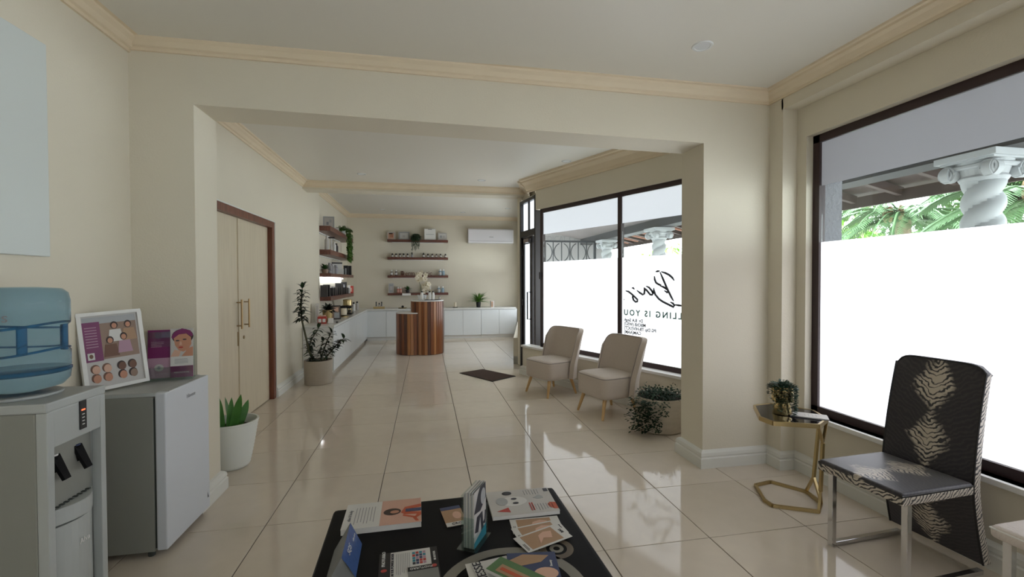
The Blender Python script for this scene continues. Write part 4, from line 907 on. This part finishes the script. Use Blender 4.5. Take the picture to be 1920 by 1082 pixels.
stem([(-.06, 0, .29), tl(580, 660, -.05), tl(572, 626, -.1), tl(566, 600, -.14), tl(564, 575, -.16), tl(567, 538, -.16)], .012, .58, 1., 84, .85)
stem([(-.03, .02, .29), tl(578, 655), tl(584, 636), tl(598, 614)], .009, .25, 1., 48, .75)
stem([(.02, -.03, .29), tl(605, 662), tl(613, 640), tl(622, 622)], .008, .2, 1., 44, .7)
stem([(.05, -.05, .29), tl(618, 662), tl(630, 648), tl(645, 634)], .009, .15, 1., 52, .8)
stem([(-.04, -.05, .29), tl(584, 668), tl(580, 650)], .007, .1, 1., 30, .75)
stem([(.03, .05, .29), tl(602, 672), tl(600, 655), tl(606, 640)], .007, .1, 1., 18, .7)
tr_ = thing('trailing_planter', 'round concrete planter with trailing greenery half behind the pillar', 'potted plant', (2.16, 3.90, 0))
MB().lathe([(.0005, 0), (.195, 0), (.21, .012), (.222, .10), (.225, .30), (.220, .315), (.205, .312), (.200, .27), (.0005, .27)], 44).build('pot', 'pot_concrete', tr_, True)
MB().lathe([(.0005, .278), (.202, .278), (.201, .268)], 28).build('soil', 'soil', tr_)
fo = MB(); r_ = random.Random(31)
for k in range(620):
    a = r_.uniform(0, 6.28); rr = .205*math.sqrt(r_.random()); addleaf(fo, (rr*math.cos(a), rr*math.sin(a), .28+r_.uniform(0, .075)), (math.cos(a)*r_.random(), math.sin(a)*r_.random(), r_.uniform(-.1, 1.0)), .034, .020, .4, 2)
for a, h in ((3.1, .10), (3.5, .06), (4.4, .12), (5.0, .16), (5.6, .13), (2.2, .12), (4.8, .10)):
    for k in range(int(h*130)):
        z = .30+h*k/(h*130); addleaf(fo, (.14*math.cos(a)+r_.uniform(-.012, .012), .14*math.sin(a)+r_.uniform(-.012, .012), z), (r_.uniform(-1, 1), r_.uniform(-1, 1), .5), .030, .016, .3, 2)
for a, ln in ((3.35, .30), (3.55, .26), (3.75, .30), (3.95, .24), (4.15, .28), (3.2, .22), (4.35, .12), (3.85, .29), (3.6, .29)):
    for k in range(int(ln*260)):
        z = .315-k/260; aa = a+r_.uniform(-.13, .13); rr = .235+r_.uniform(0, .06)*(1+.8*k/260/ln)
        addleaf(fo, (rr*math.cos(aa), rr*math.sin(aa), max(.012, z)), (math.cos(aa)+r_.uniform(-.8, .8), math.sin(aa)+r_.uniform(-.8, .8), r_.uniform(-.1, .7)), .034, .020, .3, 2)
f = fo.build('foliage', 'leaf_planter', tr_); f['kind'] = 'stuff'

# ------------------------------------------------------------------ counters
CTZ = .742
wt = thing('worktop', 'pale L-shaped worktop running along two walls', 'worktop', (0, 0, 0))
MB().box(XLM+.002, -1.345, 7.04, 8.2, CTZ-.035, CTZ).box(XLA+.002, -1.345, 8.2, YB-.002, CTZ-.035, CTZ).box(-1.345, 2.18, 10.905, YB-.002, CTZ-.035, CTZ).build('slab', 'worktop', wt)
names = ['nearest the potted plant', 'second from the potted plant', 'third from the potted plant', 'next to the corner']
y0, y1 = 7.06, 10.93; dy = (y1-y0)/4
for k in range(4):
    cb = thing('base_cabinet', 'white glossy base cabinet on the left wall, %s' % names[k], 'cabinet', (XLM+.006, y0+k*dy, 0), 0, 'white cabinets under the left worktop')
    MB().box(0, .405, .002, dy-.002, .10, CTZ-.036).build('carcass', 'white', cb)
    MB().box(0, .36, .002, dy-.002, 0, .10).build('plinth', 'white', cb)
    for q in range(2): MB().box(.407, .427, .004+q*dy/2, dy/2-.002+q*dy/2, .06, CTZ-.045).build('door', 'lacquer', cb, False, .0015)
xs = [FY(u, 600, 10.93).x for u in (687, 724, 761, 798, 833, 868, 902.5, 936, 969.5)]
nm = ['in the corner left of the wooden desk', 'half behind the wooden desk', 'right of the wooden desk under the candle', 'at the right end under the small palm']
for k in range(4):
    a, m_, b = xs[2*k], xs[2*k+1], xs[2*k+2]
    cb = thing('base_cabinet', 'white glossy base cabinet on the back wall, %s' % nm[k], 'cabinet', (a, 10.93, 0), 0, 'white cabinets under the back worktop')
    MB().box(.002, b-a-.002, .022, .56, .085, CTZ-.036).build('carcass', 'white', cb); MB().box(.002, b-a-.002, .07, .56, 0, .085).build('plinth', 'white', cb)
    MB().box(.003, m_-a-.003, 0, .02, .085, CTZ-.045).build('door', 'lacquer', cb, False, .0015); MB().box(m_-a+.003, b-a-.003, 0, .02, .085, CTZ-.045).build('door', 'lacquer', cb, False, .0015)
struct(MB().box(-1.375, xs[0]-.004, 10.93, 10.96, 0, CTZ-.036).build('trim_12', 'lacquer'), 'white filler strip in the counter corner', 'filler strip')

# wooden reception desk
dk = thing('reception_desk', 'two-tier oval reception desk clad in vertical wooden slats', 'desk', (.02, 8.92, 0))
def tier(cx, cy, rx, ry, h, n, nm_):
    MB().lathe([(1, .0), (1, h-.022)], 40, (cx, cy, 0), rx-.012, ry-.012).build(nm_+'_core', 'slat_b', dk)
    tpz = MB().lathe([(.0005, h-.022), (1.0, h-.022), (1.02, h-.018), (1.02, h-.004), (1.0, h), (.0005, h)], 48, (cx, cy, 0), rx+.004, ry+.004).build(nm_+'_top', 'white_gloss', dk)
    ms = {}
    per = PI*(3*(rx+ry)-math.sqrt((3*rx+ry)*(rx+3*ry))); wd = per/n
    for k in 'aaabc': ms.setdefault(k, MB().box(-wd/2+.0018, wd/2-.0018, -.010, .012, .006, h-.023).mesh('slat', 'slat_'+k, False, .003, 1))
    r = random.Random(n)
    for i in range(n):
        a = 2*PI*i/n; inst(ms[r.choice('aaaabbc')], 'slat', dk, (cx+rx*math.cos(a), cy+ry*math.sin(a), 0), (0, 0, math.atan2(rx*math.sin(a), ry*math.cos(a))+PI/2))
tier(0, 0, .305, .32, 1.03, 34, 'tall')
tier(-.285, .02, .30, .30, .80, 32, 'low')
DKX, DKY, DKZ = .02, 8.92, 1.03

# ------------------------------------------------------------------ shelves
SX0, SX1 = -1.878, -1.62
lz = [(2.355, .085, 'topmost'), (1.945, .085, 'second from the top'), (1.535, .06, 'lit from below'), (1.128, .07, 'lowest, full of black boxes')]
for k, (z, t, l) in enumerate(lz):
    s_ = thing('wall_shelf', 'dark wooden shelf on the left alcove wall, %s' % l, 'shelf', (SX0, 8.25, z-t), 0, 'left alcove shelves')
    MB().box(0, SX1-SX0, 0, 2.48, 0, t).build('board', 'shelf_y', s_, False, .003); MB().box(0, .03, .2, 2.2, -.018, 0).build('bracket', 'white', s_)
    if k == 2: MB().box(.02, .05, .03, 2.38, -.03, -.018).build('led_strip', 'led', s_)
bz = [FY(780, v, 11.29).z for v in (449.5, 482.5, 516.5, 549.2)]
for k, l in enumerate(('topmost with frames and hanging plant', 'second with a row of small bottles', 'third with the standing letters', 'lowest with red and blue bottles')):
    a, b = FY(726, 450, 11.27).x, FY(840, 450, 11.27).x
    s_ = thing('wall_shelf', 'dark wooden shelf on the back wall, %s' % l, 'shelf', (a, 11.27, bz[k]-.055), 0, 'back wall shelves')
    MB().box(0, b-a, 0, .229, 0, .055).build('board', 'shelf_x', s_, False, .002); MB().box(.1, b-a-.1, .18, .229, -.012, 0).build('bracket', 'white', s_)

# air conditioner
a, b = FY(878, 429, 11.28), FY(963, 457, 11.28)
ac = thing('air_conditioner', 'white wall-mounted air conditioner on the back wall', 'air conditioner', (a.x, 11.28, b.z+.01))
Lx, Hz = b.x-a.x, a.z-b.z
acp = [(0, .03), (.02, .0), (.10, -.0), (.218, .0), (.218, Hz), (.03, Hz), (.004, Hz-.03)]
MB().add([(0, y, z) for y, z in acp]+[(Lx, y, z) for y, z in acp], [tuple(range(6, -1, -1)), tuple(range(7, 14))]+[(i, (i+1) % 7, 7+(i+1) % 7, 7+i) for i in range(7)]).build('casing', 'ac_white', ac, False, .006)
MB().box(.04, Lx-.04, -.001, .012, .045, .052).build('panel_line', 'photo_grey', ac); MB().box(.05, Lx-.05, .012, .05, .006, .040).build('louvre', 'white_gloss', ac, False, .002)
MB().box(Lx*.46, Lx*.55, -.0035, .006, Hz*.40, Hz*.44).build('badge', 'photo_grey', ac)

# ------------------------------------------------------------------ items on shelves and counters
def bottle(name, label, pos, h, r, body, cap, group, label_m=None, capf=.28, sq=False, n=12):
    t = thing(name, label, 'bottle', pos, R.uniform(-.1, .1), group); hb = h*(1-capf)
    if sq: MB().box(-r, r, -r*.7, r*.7, 0, hb).build('body', body, t, False, r*.2)
    else: MB().lathe([(.0005, 0), (r, 0), (r, hb*.86), (r*.6, hb), (.0005, hb)], n).build('body', body, t, True)
    if label_m: MB().lathe([(r*1.02, hb*.16), (r*1.02, hb*.72)], n).build('paper_label', label_m, t, True)
    MB().lathe([(.0005, hb), (r*.58, hb), (r*.55, h), (.0005, h)], n).build('cap', cap, t, True); return t
def pbox(name, label, cat, pos, w_, d_, h, m, group=None, rz=0., faces=()):
    t = thing(name, label, cat, pos, rz, group); MB().box(-w_/2, w_/2, -d_/2, d_/2, 0, h).build('carton', m, t, False, min(w_, h)*.03)
    for k, (x0, x1, z0, z1, mm) in enumerate(faces): MB().box(-w_/2+x0*w_, -w_/2+x1*w_, -d_/2-.0015-.001*k, -d_/2, h*z0, h*z1).build('print_panel', mm, t)
    return t
def pframe(label, pos, w_, h, fm, pm, rz=0., extra=()):
    t = thing('framed_picture', label, 'photo frame', pos, 0); t.rotation_euler = (-.10, 0, rz); b = w_*.09+.006
    MB().box(-w_/2, w_/2, 0, .018, 0, b).box(-w_/2, w_/2, 0, .018, h-b, h).box(-w_/2, -w_/2+b, 0, .018, b, h-b).box(w_/2-b, w_/2, 0, .018, b, h-b).build('frame', fm, t)
    pc = MB().box(-w_/2+b, w_/2-b, .006, .014, b, h-b).build('picture', pm, t)
    for x0, x1, z0, z1, mm in extra: MB().box(-w_/2+x0*w_, -w_/2+x1*w_, .003, .006, h*z0, h*z1).build('picture_detail', mm, pc)
    return t
YS = 11.385
def bx_(u, z, y=YS): p = FY(u, 500, y); return (p.x, y, z+.001)
S1, S2, S3, S4 = bz
pframe('small photo of a face at the left of the top back shelf', bx_(733.5, S1), .185, .19, 'photo_light', 'skin_light', 0, ((.3, .75, .3, .8, 'skin'), (.25, .7, .7, .88, 'hair'), (.6, .75, .35, .6, 'red')))
pframe('silver framed certificate beside the hanging plant on the top back shelf', bx_(758, S1), .26, .20, 'photo_grey', 'white_print', 0, ((.35, .6, .3, .6, 'photo_light'),))
pbox('gift_box', 'white square box with grey line on the top back shelf', 'box', bx_(806.5, S1), .275, .12, .275, 'white', None, 0, ((.15, .85, .48, .52, 'photo_grey'), (.33, .67, .92, .97, 'ink_grey')))
pframe('small grey framed certificate at the right end of the top back shelf', bx_(830, S1), .22, .19, 'photo_light', 'white_print', 0, ((.2, .45, .35, .65, 'photo_grey'), (.5, .75, .35, .65, 'photo_light')))
hp = thing('hanging_plant', 'dark green plant hanging over the top back shelf', 'potted plant', bx_(780, S1, 11.34))
MB().lathe([(.0005, 0), (.055, 0), (.065, .09), (.0005, .09)], 16).build('pot', 'dark', hp, True)
fo = MB(); r_ = random.Random(2)
for k in range(420):
    a, e = r_.uniform(0, 6.28), r_.uniform(-.9, 1.2); rr = .105*r_.uniform(.7, 1.05); addleaf(fo, (rr*math.cos(a)*math.cos(e), rr*math.sin(a)*math.cos(e)*.8-.03, .07+.085*math.sin(e)), (math.cos(a), math.sin(a)-.3, r_.uniform(-.9, .4)), .05, .02, .6, 2)
for k in range(7):
    x = -.085+k*.028; ln = r_.uniform(.16, .32)
    for q in range(int(ln*110)): addleaf(fo, (x+r_.uniform(-.010, .010), -.125+r_.uniform(-.01, .01), .03-q/110), (r_.uniform(-.6, .6), -.3, -1), .045, .012, .2, 2)
f = fo.build('foliage', 'leaf_dark', hp); f['kind'] = 'stuff'
for k, x in enumerate((213, 307, 405, 500, 600, 712, 1005, 1115, 1225, 1330, 1437, 1560)):
    u = 720+x*.0739; pos = bx_(u, S2); o = ['first', 'second', 'third', 'fourth', 'fifth', 'sixth', 'seventh', 'eighth', 'ninth', 'tenth', 'eleventh', 'twelfth'][k]
    if k == 5: bottle('pump_bottle', 'small dark pump bottle, sixth along the second back shelf', pos, .125, .026, 'grey_bottle', 'black', 'small bottles on the second back shelf', None, .45)
    else: bottle('serum_bottle', 'small amber bottle with pale label, %s along the second back shelf' % o, pos, .115 if k == 6 else .095, .028, 'amber', 'black', 'small bottles on the second back shelf', 'paper', .25)
for k, x in enumerate((170, 272)): bottle('serum_bottle', 'amber bottle with white cap on the third back shelf, %s of two' % ('left' if not k else 'right'), bx_(720+x*.0832, S3), .135, .030, 'amber', 'white', 'white capped amber bottles', 'paper', .28)
lt = thing('letter_sign', 'dark standing letters on the third back shelf behind the orchid', 'letters', bx_(752, S3, 11.36)); text('Dermaceutic', lt, .150, 'mahogany', (-.02, 0, .048), (PI/2, 0, 0), .012, 'LEFT', .98, 'letter')
bottle('jar', 'brown pump jar left of the standing letters', bx_(754.5, S3, 11.44), .11, .032, 'photo_brown', 'dark', None)
for nm_, S, xs_ in (('third', S3, (1265, 1335)), ('lowest', S4, (1230, 1320))):
    for k, x in enumerate(xs_): bottle('toner_bottle', 'pale blue bottle with white cap on the %s back shelf, %s of the pair' % (nm_, 'left' if not k else 'right'), bx_(720+x*.0832, S), .155, .038, 'blue_bottle', 'white', 'blue toner bottles', 'white_print' if not k else None, .27)
pframe('tall white frame at the left end of the lowest back shelf', bx_(733, S4), .125, .235, 'photo_light', 'photo_grey', 0, ((.25, .75, .3, .7, 'photo_light'),))
for k, x in enumerate((313, 370)): bottle('sun_cream', 'red tube with white cap on the lowest back shelf, %s of two' % ('left' if not k else 'right'), bx_(720+x*.0832, S4), .145, .032, 'red_bottle', 'white', 'red tubes on the lowest back shelf', 'pink', .3)
def tuft(name, label, pos, potr, poth, potm, n, L, W, m, spread, seed, droop=.35, cat='potted plant'):
    t = thing(name, label, cat, pos); MB().lathe([(.0005, 0), (potr*.78, 0), (potr, poth), (potr*.9, poth), (.0005, poth*.9)], 18).build('pot', potm, t, True)
    r = random.Random(seed)
    lms = [leafmesh('leaf', m, L*f, W, 5, droop) for f in (.8, 1., 1.15)]
    for k in range(n): inst(r.choice(lms), 'leaf', t, (0, 0, poth*.9), (r.uniform(*spread), 0, r.uniform(0, 6.28)))
    return t
tuft('potted_herb', 'small green potted plant on the lowest back shelf', bx_(764, S4), .05, .07, 'dark', 40, .12, .045, 'leaf_mid', (.2, 1.4), 6)
pbox('white_box', 'white printed box right of the orchid on the lowest back shelf', 'box', bx_(800, S4), .20, .08, .185, 'white', None, 0, ((.1, .9, .6, .85, 'photo_light'), (.35, .55, .25, .45, 'photo_grey')))
pbox('shelf_card', 'narrow white card lying on the edge of the lowest back shelf', 'card', (FY(762.5, 551, 11.29).x, 11.20, S4+.001-.058), .20, .06, .05, 'white', None)
# desk top
orc = thing('orchid', 'cream flowering orchid in white bowl on the tall desk', 'orchid', (DKX-.10, DKY-.02, DKZ+.001))
MB().lathe([(.0005, 0), (.055, 0), (.075, .03), (.092, .10), (.085, .10), (.07, .07), (.0005, .07)], 24).build('bowl', 'white_gloss', orc, True)
for k, (a, l) in enumerate(((.3, .15), (2.8, .17), (5.2, .13), (4.0, .12), (1.4, .12))): inst(leafmesh('leaf', 'leaf_black', l, .05, 6, .5), 'leaf', orc, (0, 0, .08), (.6, 0, a))
r_ = random.Random(8); stems = [[(0, 0, .07), (-.03, 0, .25), (-.06, -.01, .42), (-.01, -.02, .50)], [(.02, 0, .07), (.05, 0, .18), (.07, -.02, .28), (.11, -.03, .31)]]
pm = leafmesh('petal', 'petal', .055, .052, 4, .15, .1)
for s_i, s_ in enumerate(stems):
    MB().tube(s_, .005, 6).build('stem', 'stem_green', orc, True)
    cl_ = (-.015, -.03, .46) if s_i == 0 else (.085, -.04, .24)
    for k in range(14 if s_i == 0 else 11):
        c_f = Vector((cl_[0]+r_.uniform(-.085, .085)*(1 if s_i == 0 else .8), cl_[1]+r_.uniform(-.03, .03), cl_[2]+r_.uniform(-.10, .09)))
        fl_ = bpy.data.objects.new('flower', None); C.objects.link(fl_); fl_.parent = orc; fl_.location = c_f; fl_.rotation_euler = (PI/2+r_.uniform(-.4, .4), r_.uniform(-.5, .5), r_.uniform(-.6, .6))
        for q in range(5): inst(pm, 'petal', fl_, (0, 0, 0), (.15, 0, q*2*PI/5))
        MB().sphere((0, .0, .008), .009, 6, 5).build('heart', 'petal_heart', fl_, True)
tr = thing('tray', 'thin dark tray under the white bottles on the desk', 'tray', (DKX+.10, DKY-.155, DKZ+.001))
MB().lathe([(.0005, 0), (.15, 0), (.155, .008), (.15, .010), (.0005, .004)], 30, (0, 0, 0), 1, .62).build('plate', 'dark', tr, True)
for k in (-1, 1): MB().tube([(k*.15, -.03, .006), (k*.158, -.03, .04), (k*.158, .03, .04), (k*.15, .03, .006)], .004, 6).build('handle', 'bronze', tr, True)
for k, x in enumerate((855, 1030, 1105)): bottle('lotion_bottle', 'white bottle with black cap on the desk tray, %s' % ('apart at the left', 'middle one', 'rightmost')[k], (FY(720+x*.0832, 560, DKY-.17).x, DKY-.17, DKZ+.011), .165, .028, 'white', 'black', 'white bottles on the desk tray', None, .16)
bottle('jar', 'small clear glass jar on the right of the desk tray', (DKX+.235, DKY-.0, DKZ+.001), .055, .025, 'photo_light', 'photo_light', None)
# back worktop
W_ = CTZ+.001
cd_ = thing('candle', 'cream pillar candle on dark dish on the back worktop', 'candle', (FY(853.5, 578, 11.15).x, 11.15, W_)); MB().lathe([(.0005, 0), (.06, .004), (.068, .015), (.0005, .012)], 20).build('dish', 'dark', cd_, True); MB().lathe([(.0005, .012), (.032, .012), (.032, .125), (.0005, .122)], 18).build('wax', 'candle', cd_, True)
gt_ = tuft('grass_plant', 'bright green spiky plant in black pot on the back worktop', (FY(897, 578, 11.10).x, 11.10, W_), .062, .13, 'black', 120, .33, .024, 'leaf_bright', (.40, 1.4), 12, .45)
pbox('photo_block', 'small tan photo block right of the spiky plant', 'photo block', (FY(923, 578, 10.94).x, 10.96, W_), .085, .05, .16, 'white_print', None, .25, ((.05, .7, .08, .92, 'tan'), (.2, .5, .3, .7, 'photo_brown')))
ty = thing('tray', 'brass tray carrying little bottles left of the desk', 'tray', (FY(711, 578, 11.12).x, 11.12, W_)); MB().box(-.13, .13, -.06, .06, .0, .012).build('plate', 'brass', ty, False, .003); MB().box(-.13, .13, -.06, -.055, .012, .05).build('front_rail', 'brass', ty)
for k, (dx, dy_, h) in enumerate(((-.07, .02, .15), (-.062, -.025, .09), (.0, .0, .125), (.055, .02, .15), (.058, -.025, .09))): bottle('sample_bottle', 'little black capped bottle on the brass tray, %s' % ('back left', 'front left', 'centre', 'back right', 'front right')[k], (ty.location.x+dx, 11.12+dy_, W_+.013), h, .022, 'photo_light', 'black', 'bottles on the brass tray', None, .35)
t2 = thing('tray', 'shallow gold dish beside the tall desk on the back worktop', 'dish', (FY(755, 578, 11.1).x, 11.1, W_)); MB().lathe([(.0005, 0), (.09, .0), (.105, .018), (.0005, .008)], 22).build('plate', 'brass', t2, True); MB().sphere((0, 0, .04), .03, 10, 7).build('ball', 'black', t2, True)
# left worktop, from near to far
def lx(u, v=600, x=-1.58): p = FX(u, v, x); return (x, p.y, W_)
p = lx(594, 600, -1.66); pbox('display_card', 'white upright display card with black bird shape at the counter end', 'card', (-1.70, 7.60, W_), .05, .09, .30, 'white_print', None, .2, ((.2, .8, .1, .9, 'photo_light'),))
pl = tuft('gold_pot_plant', 'dark leafy plant in gold pot at the counter end', (-1.585, 7.80, W_), .085, .185, 'brass', 55, .16, .055, 'leaf_black', (.1, 1.3), 3)
gb = thing('gift_box', 'red gift box with white labels at the near end of the counter', 'gift box', (-1.585, 7.40, W_), .1); MB().box(-.062, .062, -.04, .04, 0, .11).build('carton', 'red', gb, False, .003)
for k in (-1, 1): MB().box(k*.030-.022, k*.030+.022, -.0425, -.04, .022, .075).build('paper_label', 'white_print', gb); MB().box(k*.03-.02, k*.03+.02, -.03, .03, .11, .128).build('cap', 'pink', gb)
pbox('tissue_box', 'small white box beside the red gift box', 'box', (-1.47, 7.45, W_), .07, .10, .075, 'white', None, .1)
pbox('name_card', 'small dark card holder on the counter edge', 'card', (-1.385, 7.50, W_), .03, .05, .02, 'dark', None)
pframe('dark framed portrait leaning on the left worktop', (-1.52, 8.15, W_), .15, .24, 'dark', 'photo_brown', .25, ((.3, .75, .55, .85, 'skin_light'), (.3, .9, .1, .5, 'photo_grey')))
cn = thing('candle', 'wide cream candle on gold stand on the left worktop', 'candle', (-1.50, 8.72, W_)); MB().lathe([(.0005, 0), (.09, 0), (.09, .012), (.03, .022), (.085, .036), (.0005, .036)], 22).build('stand', 'brass', cn, True); MB().lathe([(.0005, .037), (.062, .037), (.062, .155), (.0005, .150)], 20).build('wax', 'candle', cn, True)
cf = thing('coffee_machine', 'black coffee machine on the left worktop', 'coffee machine', (-1.55, 9.42, W_)); MB().box(-.11, .11, -.12, .12, 0, .03).box(-.11, .0, -.12, .12, .03, .16).box(-.11, .10, -.10, .10, .115, .17).build('body', 'black', cf, False, .012); MB().cyl((.05, 0), .03, .032, .09, 14).build('cup', 'dark', cf); MB().tube([(.05, 0, .12), (.05, 0, .095)], .012, 10).build('spout', 'chrome', cf)
gc = thing('gold_canister', 'tall gold canister behind the coffee machine', 'canister', (-1.60, 9.78, W_)); MB().lathe([(.0005, 0), (.085, 0), (.085, .24), (.0005, .24)], 28).build('body', 'gold', gc, True); MB().lathe([(.088, .24), (.088, .275), (.02, .285), (.0005, .285)], 28).build('lid', 'brass', gc, True)
for k, (y, l) in enumerate(((10.12, 'clear'), (10.45, 'white'), (10.82, 'pale'))): bottle('lotion_bottle', '%s black capped bottle near the counter corner' % l, (-1.60+.02*k, y, W_), .19, .036, 'photo_light' if k != 1 else 'white', 'black', 'bottles near the counter corner', None, .2)
# left alcove shelves
def sx_(u, z, x=-1.73, v=None):
    if u > 652: x = -1.66
    p = FX(u, 500, x); return (x, min(p.y, 10.66), z+.001)
L1, L2_, L3, L4 = [q[0] for q in lz]
pf2 = pframe('grey framed picture on the topmost alcove shelf', sx_(617, L1), .19, .22, 'photo_grey', 'photo_light', .15, ((.3, .5, .3, .55, 'ink_grey'), (.55, .75, .5, .75, 'photo_grey')))
pbox('white_box', 'low pale box on the topmost alcove shelf', 'box', sx_(631, L1), .10, .10, .09, 'photo_light', None, .1)
pframe('small dark frame at the far end of the topmost alcove shelf', sx_(654, L1, -1.70), .10, .17, 'dark', 'photo_light', .2)
tv = thing('trailing_ivy', 'bright green ivy trailing from the topmost alcove shelf', 'potted plant', sx_(642, L1, -1.69)); MB().lathe([(.0005, 0), (.06, 0), (.07, .08), (.0005, .075)], 16).build('pot', 'white', tv, True)
fo = MB(); r_ = random.Random(14)
for k in range(420):
    a = r_.uniform(0, 6.28); rr = .17*math.sqrt(r_.random()); addleaf(fo, (rr*math.cos(a), rr*math.sin(a), .08+r_.uniform(0, .12)*(1-rr/.2)), (math.cos(a), math.sin(a), r_.uniform(-.3, .6)), .06, .045, .4, 2)
for k in range(480):
    z = .06-r_.random()**.8*.58; addleaf(fo, (.115+r_.uniform(-.01, .05), r_.uniform(-.20, .14)*(1-.3*abs(z)), z), (r_.uniform(.1, 1), r_.uniform(-1, .4), r_.uniform(-.7, .3)), .06, .048, .4, 2)
f = fo.build('foliage', 'leaf_bright', tv); f['kind'] = 'stuff'; f.data.materials[0] = mat('leaf_ivy', (.075, .16, .030), .45, var=.4, vscale=14)
lp = thing('display_stand', 'slim white stand with dark top on the second alcove shelf', 'stand', sx_(622, L2_)); MB().lathe([(.0005, 0), (.05, 0), (.05, .02), (.012, .03), (.012, .25), (.0005, .25)], 16).build('stand', 'white', lp, True); MB().box(-.05, .06, -.03, .03, .25, .275).build('top', 'dark', lp)
for k, (u, h, m, l) in enumerate(((613, .26, 'photo_light', 'tall pale bottle'), (627, .20, 'white', 'white bottle'), (631, .19, 'dark', 'dark bottle'), (658.5, .16, 'teal_bottle', 'teal bottle'))): bottle('product_bottle', '%s on the second alcove shelf' % l, sx_(u, L2_, -1.72), h, .034, m, m if m != 'teal_bottle' else 'black', 'bottles on the second alcove shelf', None, .2)
tuft('potted_herb', 'spiky green plant in brown pot on the lit alcove shelf', sx_(609.5, L3), .06, .07, 'photo_brown', 46, .13, .03, 'leaf_mid', (.1, 1.3), 9)
for k, (u, h, m, l) in enumerate(((618, .20, 'grey_bottle', 'first grey bottle'), (622.5, .19, 'grey_bottle', 'second grey bottle'), (629.5, .18, 'grey_bottle', 'third grey bottle'), (638, .17, 'dark', 'dark bottle behind the white box'))): bottle('product_bottle', '%s on the lit alcove shelf' % l, sx_(u, L3, -1.74), h, .045, m, m, 'bottles on the lit alcove shelf', None, .2)
ar = thing('arched_picture', 'white arch-topped frame on the lit alcove shelf', 'photo frame', sx_(630, L3, -1.80), .3); MB().box(-.12, .12, 0, .02, 0, .24).build('frame', 'white', ar); MB().box(-.12, .12, -.003, 0, .215, .245).build('top_strip', 'dark', ar)
pbox('white_box', 'small white box on the lit alcove shelf', 'box', sx_(639.5, L3, -1.68), .09, .09, .105, 'white', None, .1)
for k, u in enumerate((648.5, 655)): pbox('black_box', 'black carton at the far end of the lit alcove shelf, %s' % ('nearer' if not k else 'farther'), 'box', sx_(u, L3, -1.70), .09, .12, .20, 'black', 'black cartons on the lit shelf', .1, ((.3, .7, .0, .7, 'photo_grey'),) if not k else ())
bxs = [(607, .20, 'dark'), (612, .21, 'black'), (619, .15, 'black'), (623, .15, 'black'), (627, .165, 'dark'), (630.5, .16, 'black'), (634, .23, 'black'), (637.5, .20, 'dark'), (640.5, .14, 'black'), (644.5, .25, 'black'), (648.0, .13, 'dark')]
for k, (u, h, m) in enumerate(bxs): pbox('black_box', 'black product carton on the lowest alcove shelf, number %s from the near end' % ['one', 'two', 'three', 'four', 'five', 'six', 'seven', 'eight', 'nine', 'ten', 'eleven'][k], 'box', sx_(u, L4, -1.72), .11, .07, h, m, 'black cartons on the lowest alcove shelf', .05, ((.3, .7, .2, .8, 'ink_grey'),) if k % 2 else ())
bottle('spray_bottle', 'slim clear spray bottle behind the black cartons', sx_(639.5, L4, -1.82), .34, .028, 'photo_light', 'photo_light', None)
pbox('white_box', 'slim white carton at the far end of the lowest alcove shelf', 'box', sx_(654.2, L4, -1.70), .05, .05, .18, 'white', None, .05); pbox('red_box', 'red carton at the far end of the lowest alcove shelf', 'box', sx_(659.5, L4, -1.70), .09, .09, .16, 'red', None, .05, ((.25, .75, .2, .75, 'pink'),))
